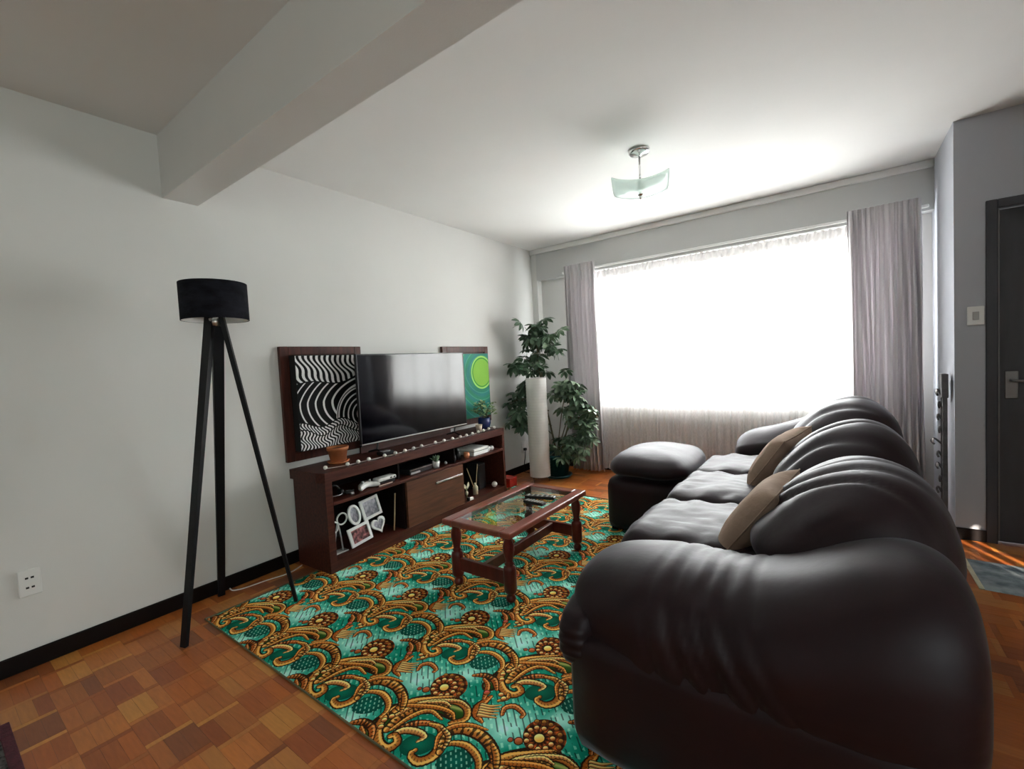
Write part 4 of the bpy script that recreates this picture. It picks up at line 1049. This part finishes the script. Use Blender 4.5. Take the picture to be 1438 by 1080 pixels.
PL = (0.46, 4.03, 0.0)
t = thing('floor_plant', 'tall dark green umbrella plant in a teal pot beside the left curtain', 'plant', PL)
obj('pot', lathe([(0, 0.02), (0.105, 0.02), (0.135, 0.21), (0.146, 0.21), (0.148, 0.245), (0.135, 0.245), (0.128, 0.21), (0, 0.20)], n=28, cap=False), 'teal_pot', t, True)
obj('saucer', lathe([(0, 0), (0.125, 0), (0.150, 0.030), (0.142, 0.030), (0.12, 0.012), (0, 0.012)], n=28, cap=False), 'teal_pot', t, True)
obj('soil', lathe([(0.130, 0.215), (0, 0.222)], n=20, cap=False), 'soil', t)
whorls = []
def whorl(name, m):
    bm = bmesh.new()
    for k in range(8):
        a = 2*PI*k/8+0.2*math.sin(k*3.1)
        leaflet(bm, (0.012*math.cos(a), 0.012*math.sin(a), 0.0), (math.cos(a), math.sin(a), -0.12), (0, 0, 1), 0.094, 0.046, 0.35)
    add_tube(bm, [(0, 0, 0), (0.004, 0, -0.05), (0.012, 0, -0.10)], 0.002, 4)
    return obj(name, bm, m, t)
wd_ = whorl('leaf', 'leaf_dark'); wp_ = whorl('leaf', 'leaf_pale')
rn = random.Random(21)
# clusters: centre, spread, count, share of pale leaves, painting the window-lit right side
CL = [((0.30, 3.95, 1.47), (0.12, 0.10, 0.09), 15, 0.1), ((0.44, 3.98, 1.46), (0.10, 0.08, 0.10), 9, 0.35), ((0.19, 3.75, 1.21), (0.06, 0.07, 0.06), 7, 0.0),
      ((0.30, 3.98, 1.20), (0.09, 0.07, 0.08), 8, 0.1), ((0.22, 3.84, 0.99), (0.06, 0.06, 0.08), 6, 0.0), ((0.19, 3.74, 0.84), (0.07, 0.07, 0.07), 8, 0.0), ((0.17, 3.70, 0.68), (0.07, 0.06, 0.06), 8, 0.0), ((0.24, 3.78, 0.58), (0.05, 0.05, 0.05), 5, 0.0),
      ((0.60, 4.03, 0.92), (0.09, 0.07, 0.10), 12, 0.4), ((0.70, 4.08, 0.80), (0.08, 0.07, 0.09), 12, 0.5), ((0.72, 4.08, 0.63), (0.10, 0.07, 0.08), 13, 0.5), ((0.78, 4.08, 0.47), (0.08, 0.06, 0.07), 9, 0.5), ((0.64, 4.0, 0.36), (0.08, 0.06, 0.06), 8, 0.8), ((0.60, 3.97, 0.25), (0.05, 0.05, 0.04), 5, 0.9)]
stems = bmesh.new()
main = [(0, 0, 0.21), (-0.06, -0.03, 0.6), (-0.12, -0.06, 1.0), (-0.15, -0.07, 1.40)]
add_tube(stems, spline(main, 6), [0.011-0.006*k/18 for k in range(19)], 7)
add_tube(stems, spline([(0.03, 0.0, 0.21), (0.12, 0.02, 0.5), (0.2, 0.03, 0.75), (0.18, 0.0, 0.95)], 5), 0.008, 6)
for (c, sp, cnt, pale_) in CL:
    cl = Vector(c)-Vector(PL)
    src = Vector((0.0, 0.0, 0.25)) if cl.x > 0.1 else Vector(main[0])+(Vector(main[-1])-Vector(main[0]))*min(1, max(0.05, (cl.z-0.35)/1.2))
    add_tube(stems, spline([tuple(src), tuple((src+cl)/2+Vector((0, 0, 0.06))), tuple(cl)], 4), 0.005, 5)
    for k in range(int(cnt*1.35)):
        p_ = cl+Vector((rn.gauss(0, 1)*sp[0]*0.78, rn.gauss(0, 1)*sp[1]*0.70, rn.gauss(0, 1)*sp[2]*0.80))
        wx = p_.x+PL[0]
        if wx < 0.10: p_.x = 0.10-PL[0]+rn.uniform(0, 0.03)
        if p_.y+PL[1] > 4.19: p_.y = 4.19-PL[1]
        s_ = rn.uniform(0.8, 1.2)
        whorls.append((p_, (rn.uniform(-0.9, 0.5), rn.uniform(-0.7, 0.7), rn.uniform(0, 6.28)), s_, rn.random() < pale_))
        d_ = (p_-cl)*0.7
        add_tube(stems, [tuple(cl), tuple(cl+d_)], 0.0022, 4)
used = {True: False, False: False}
for p_, r_, s_, pl_ in whorls:
    src = wp_ if pl_ else wd_
    if used[pl_]: o = src.copy(); C.objects.link(o)
    else: o = src; used[pl_] = True
    o.location = p_; o.rotation_euler = r_; o.scale = (s_, s_, s_)
obj('stems', stems, 'stem', t)

# ------------------------------------------------------------------ pendant light
t = thing('pendant_light', 'ceiling pendant with a square frosted glass dish and chrome rod', 'light', (1.875, 2.82, H))
obj('canopy', lathe([(0, 0), (0.066, 0), (0.066, -0.012), (0.056, -0.022), (0.02, -0.024), (0.012, -0.034), (0, -0.034)], n=28, cap=False), 'chrome', t, True)
obj('rod', tube([(0, 0, -0.02), (0, 0, -0.235)], 0.006, 10), 'chrome', t, True)
N = 14; V, Fc = [], []
A_ = math.radians(19)
for j in range(N+1):
    for i in range(N+1):
        x = (i/N-0.5)*0.33; y = (j/N-0.5)*0.33; r_ = math.hypot(x, y)
        V.append((x*math.cos(A_)-y*math.sin(A_), x*math.sin(A_)+y*math.cos(A_), -0.268+1.25*r_**2))
for j in range(N):
    for i in range(N):
        a = j*(N+1)+i; Fc.append((a, a+1, a+N+2, a+N+1))
o = obj('glass_dish', (V, [], Fc), 'frosted_glass', t, True); o.modifiers.new('thick', 'SOLIDIFY').thickness = 0.005
obj('lamp_holder', lathe([(0, -0.19), (0.022, -0.19), (0.026, -0.245), (0, -0.245)], n=16, cap=False), 'chrome', t, True)
obj('finial', lathe([(0, -0.262), (0.020, -0.266), (0.018, -0.274), (0.007, -0.280), (0.012, -0.29), (0, -0.302)], n=16, cap=False), 'chrome', t, True)

# ------------------------------------------------------------------ sofa
t = thing('sofa', 'large dark brown leather three-seat sofa facing the television', 'sofa', (2.64, 2.56, 0.0))
OS = Vector((2.64, 2.56, 0.0))
def S(name, bm, parent=None, m='leather', smooth=True):
    bmesh.ops.translate(bm, vec=-OS, verts=bm.verts[:])
    return obj(name, bm, m, parent or t, smooth)
def ss(a, b, x): x = min(1, max(0, (x-a)/(b-a))); return x*x*(3-2*x)
def fz(x, y, z, amp=0.010, s=6): return amp*noise3(x, y, z, s)
# base
S('base', pillow((2.63, 2.57, 0.175), (0.455, 1.39, 0.150), 14, 14))
for x in (2.24, 3.0):
    for y in (1.26, 3.86):
        S('foot', box((x-0.03, y-0.03, 0.0 if x > 2.6 else 0.008), (x+0.03, y+0.03, 0.05), 0.004), None, 'black_wood', False)
# back frame
def bfn(v, u):
    v.z += 0.012*noise3(v.x, v.y*2, v.z, 3); v.x += 0.008*noise3(v.y*2, v.z, v.x, 4); return v
S('back_frame', pillow((2.955, 2.68, 0.365), (0.175, 1.30, 0.325), 5, 20, bfn))
# arms
def arm_fn(y, z, x, s):
    k = ss(2.62, 3.02, x)
    h = max(0, (z-0.30)/0.33)
    z2 = z+0.150*k*h
    y2 = y
    # gathered folds running over the roll
    f = 0
    for xc, sl, wd, dp in ((2.50, 0.30, 0.016, 1.0), (2.545, 0.42, 0.012, 0.8), (2.585, 0.36, 0.013, 1.0), (2.64, 0.50, 0.015, 0.9), (2.43, 0.22, 0.012, 0.6), (2.70, 0.55, 0.012, 0.6)):
        q_ = (x-xc+sl*(z-0.50)-0.15*(y-1.3)+0.02*noise3(x, y, z, 5))/wd; f -= dp*math.exp(-q_*q_)
    g = ss(2.28, 2.45, x)*(1-ss(2.70, 2.86, x))
    z2 += 0.010*f*g*h
    y2 += (-0.012*f*g if y < 1.40 else 0.006*f*g)
    z2 += 0.006*noise3(x, y, z, 7)*h; y2 += 0.008*noise3(z, x, y, 6)
    return y2, z2, x
arm_prof = [(1.145, 0.38), (1.150, 0.46), (1.19, 0.530), (1.28, 0.578), (1.40, 0.594), (1.54, 0.578), (1.64, 0.52), (1.68, 0.46), (1.68, 0.34), (1.60, 0.285), (1.40, 0.27), (1.20, 0.285), (1.155, 0.33)]
S('near_arm', loft(arm_prof, 2.115, 3.105, 110, (3.0, 6.5), (1.41, 0.40), 'x', arm_fn, 6))
def cap_fn(v, u):
    a = math.atan2(u.y, u.z)
    r_ = 1+0.022*math.sin(a*20)*ss(-0.2, 0.6, abs(u.y)+abs(u.z)-0.2)
    v.y *= r_; v.z *= r_; return v
S('arm_front_roll', pillow((2.185, 1.41, 0.345), (0.075, 0.265, 0.105), 3.0, 14, cap_fn))
S('arm_side_panel', pillow((2.62, 1.30, 0.195), (0.455, 0.152, 0.180), 12, 10))
far_prof = [(7.46-0.02-y-0.0, z) for y, z in arm_prof]
def far_fn(y, z, x, s):
    k = ss(2.35, 2.95, x); h = max(0, (z-0.30)/0.33)
    return y+0.006*noise3(x, y, z, 6), z+0.13*k*h-0.02*h+0.008*noise3(x, y, z, 7), x
far_prof = [(3.50+(y-1.145)*0.86, z) for y, z in arm_prof]
far_prof = [(3.53+(3.96-q[0])*1.0, q[1]+(0.075 if q[1] > 0.45 else 0)) for q in far_prof]
S('far_arm', loft(far_prof, 2.22, 3.05, 36, 3.4, (3.77, 0.42), 'x', far_fn))
# seat cushions
for k, (y0, y1, dz) in enumerate(((1.70, 2.325, -0.012), (2.315, 2.935, -0.014), (2.925, 3.54, -0.02))):
    def sfn(v, u, k=k):
        ed = max(abs(u.x), abs(u.y))
        # pinched corners and a domed middle
        v.z *= 1+0.22*(1-u.x**2)*(1-u.y**2)
        cr = (abs(u.x)*abs(u.y))**4
        v.x *= 1+0.035*cr; v.y *= 1+0.04*cr
        v.z += 0.010*noise3(v.x+k*3, v.y, 0, 6)+0.006*noise3(v.x*2, v.y*5+k, 0, 7)
        fr = ss(0.25, 0.95, abs(u.y))
        v.z += 0.009*fr*math.sin(v.x*42+k+3*noise3(v.x, v.y, 1, 5))
        return v
    S('seat_cushion', pillow((2.43, (y0+y1)/2, 0.405+dz), (0.350, (y1-y0)/2, 0.100), (6, 6, 2.8), 24, sfn))
# back cushions: a padded profile wrapped over the back frame, with folds over the top
bc = [(2.66, 0.47), (2.60, 0.56), (2.615, 0.66), (2.70, 0.775), (2.80, 0.855), (2.92, 0.895), (3.02, 0.875), (3.095, 0.800), (3.135, 0.68), (3.14, 0.54), (3.10, 0.47), (2.90, 0.46)]
FOLDS = [((1.70, 0.020, 0.9, 0.35), (1.80, 0.026, 1.0, 0.25), (1.90, 0.018, 0.7, 0.15), (2.02, 0.024, 0.8, 0.05)),
         ((2.30, 0.028, 0.8, 0.2), (2.48, 0.022, 1.0, 0.15), (2.62, 0.026, 0.7, 0.05)),
         ((2.98, 0.03, 0.8, 0.2), (3.16, 0.024, 0.8, 0.1), (3.30, 0.028, 0.7, 0.0))]
for k, (y0, y1, dz) in enumerate(((1.47, 2.20, -0.012), (2.14, 2.85, 0.0), (2.79, 3.50, 0.022))):
    ph = [0.3, 1.9, 4.0][k]
    def bcf(x, z, y, s, k=k, ph=ph):
        top = ss(0.50, 0.75, z)
        f0 = 0.55*math.sin(y*31+ph+2.5*noise3(x*1.2, y, k, 3)+x*2.5)+0.45*math.sin(y*53-ph+2.0*noise3(x, y, z, 4)-x*3.5)
        f = 0
        for yc, wd, dp, slp in FOLDS[k]:
            q_ = (y-yc+slp*(x-2.75)+0.018*noise3(x, z, k, 6))/wd
            f -= dp*math.exp(-q_*q_)
        if k == 0 and y < 1.75:
            for sg in (1, -1):
                q_ = ((x-2.80)-sg*0.8*(z-0.70)+0.01*noise3(x, z, 0, 9))/0.010
                f -= 0.7*math.exp(-q_*q_)*math.exp(-((x-2.80)**2+(z-0.70)**2)/0.09**2)*ss(1.75, 1.62, y)
        d = (0.020*f*ss(3.10, 2.85, x)+0.004*f0*(0.4+0.6*ss(3.0, 2.8, x)))*top*min(1, s*1.3)
        cx_, cz_ = 2.88, 0.60
        L_ = math.hypot(x-cx_, z-cz_)+1e-6
        x += (x-cx_)/L_*d; z += (z-cz_)/L_*d
        return x+0.008*noise3(x, y, z, 5), z+dz_[k]*top+0.008*noise3(y, z, x, 5), y
    dz_ = (-0.055, -0.015, 0.030)
    S('back_cushion', loft(bc, y0, y1, 90, 2.7, (2.88, 0.58), 'y', bcf, 5))
# piping seam on the near back cushion
# ottoman
t2 = thing('ottoman', 'dark leather ottoman with a puffy top at the far front of the sofa', 'ottoman', (1.79, 3.235, 0.0))
obj('base', pillow((0, 0, 0.195), (0.268, 0.365, 0.180), 12, 10), 'leather', t2, True)
def ofn(v, u):
    v.z *= 1+0.35*(1-u.x**2)*(1-u.y**2) if u.z > 0 else 0.6
    v.z += 0.006*noise3(v.x, v.y, 0, 7)
    return v
obj('cushion', pillow((0, 0, 0.435), (0.285, 0.385, 0.092), (4, 4, 2.4), 20, ofn), 'leather', t2, True)
for x in (-0.22, 0.22):
    for y in (-0.31, 0.31): obj('foot', box((x-0.02, y-0.02, 0.0075), (x+0.02, y+0.02, 0.03)), 'black_wood', t2)
# throw pillows
def throw(label, loc, rot, sx3, sz3):
    tt = thing('throw_pillow', label, 'pillow', loc)
    bm = bmesh.new(); n = 20; G = {}
    for sd in (1, -1):
        for i in range(n+1):
            for j in range(n+1):
                u, v = -math.cos(PI*i/n), -math.cos(PI*j/n)
                if sd < 0 and (i in (0, n) or j in (0, n)): G[sd, i, j] = G[1, i, j]; continue
                hgt = 0.072*((1-u**4)*(1-v**4))**0.55+0.004*noise3(u*2, v*2, sd, 1.3)*(1-u*u)*(1-v*v)
                G[sd, i, j] = bm.verts.new((sd*hgt, sx3*u*(1-0.07*(1-v*v)), sz3*v*(1-0.07*(1-u*u))))
        for i in range(n):
            for j in range(n): bm.faces.new((G[sd, i, j], G[sd, i+1, j], G[sd, i+1, j+1], G[sd, i, j+1]))
    o = obj('cover', bm, 'beige_cloth', tt, True, rot=rot)
    m_ = 24; ed = [(-1+2*k/m_, -1) for k in range(m_)]+[(1, -1+2*k/m_) for k in range(m_)]+[(1-2*k/m_, 1) for k in range(m_)]+[(-1, 1-2*k/m_) for k in range(m_)]
    bm = tube([(0, sx3*u*(1-0.07*(1-v*v)), sz3*v*(1-0.07*(1-u*u))) for u, v in ed], 0.0035, 5, True)
    obj('piping', bm, 'beige_cloth', o, True)
throw('beige throw pillow standing against the middle back cushion, fully visible', (2.60, 2.74, 0.640), (0.12, 0.62, -0.22), 0.175, 0.170)
throw('beige throw pillow half hidden behind the nearest back cushion', (2.605, 1.93, 0.580), (0.05, 0.62, -0.10), 0.19, 0.175)

# ------------------------------------------------------------------ iron stand by the return wall
t = thing('iron_ornament', 'tall narrow dark iron ornament with curled leaves against the right return wall', 'ornament', (3.395, 3.84, 0))
obj('post', box((-0.012, -0.03, 0.02), (0.012, -0.018, 1.0), 0.002), 'iron', t); obj('post', box((-0.012, 0.03, 0.02), (0.012, 0.042, 1.0), 0.002), 'iron', t)
obj('top_plate', box((-0.016, -0.035, 0.86), (0.016, 0.047, 1.01), 0.003), 'iron', t)
obj('foot_plate', box((-0.03, -0.04, 0), (0.03, 0.05, 0.02), 0.003), 'iron', t)
rn = random.Random(5)
for k in range(11):
    z = 0.10+0.078*k; sgn = -1 if k % 2 else 1
    r_ = rn.uniform(0.012, 0.022) if k != 6 else 0.045; sgn *= rn.uniform(0.4, 1.6)
    pts = [(-0.012, 0.006, z), (-0.012-r_*0.7, 0.006+sgn*0.012, z+0.03), (-0.012-r_, 0.006+sgn*0.02, z+0.012), (-0.012-r_*0.7, 0.006+sgn*0.01, z-0.008)]
    obj('curl', tube(spline(pts, 4), 0.006, 6), 'iron', t, True)
    if k in (1, 4, 6, 9, 10): obj('glint_blob', pillow((-0.014-r_*0.8, 0.006+sgn*0.01, z+0.018), (0.006, 0.012, 0.014), 2, 4), 'silver', t, True)  # silver blobs added to imitate bright glints on the iron
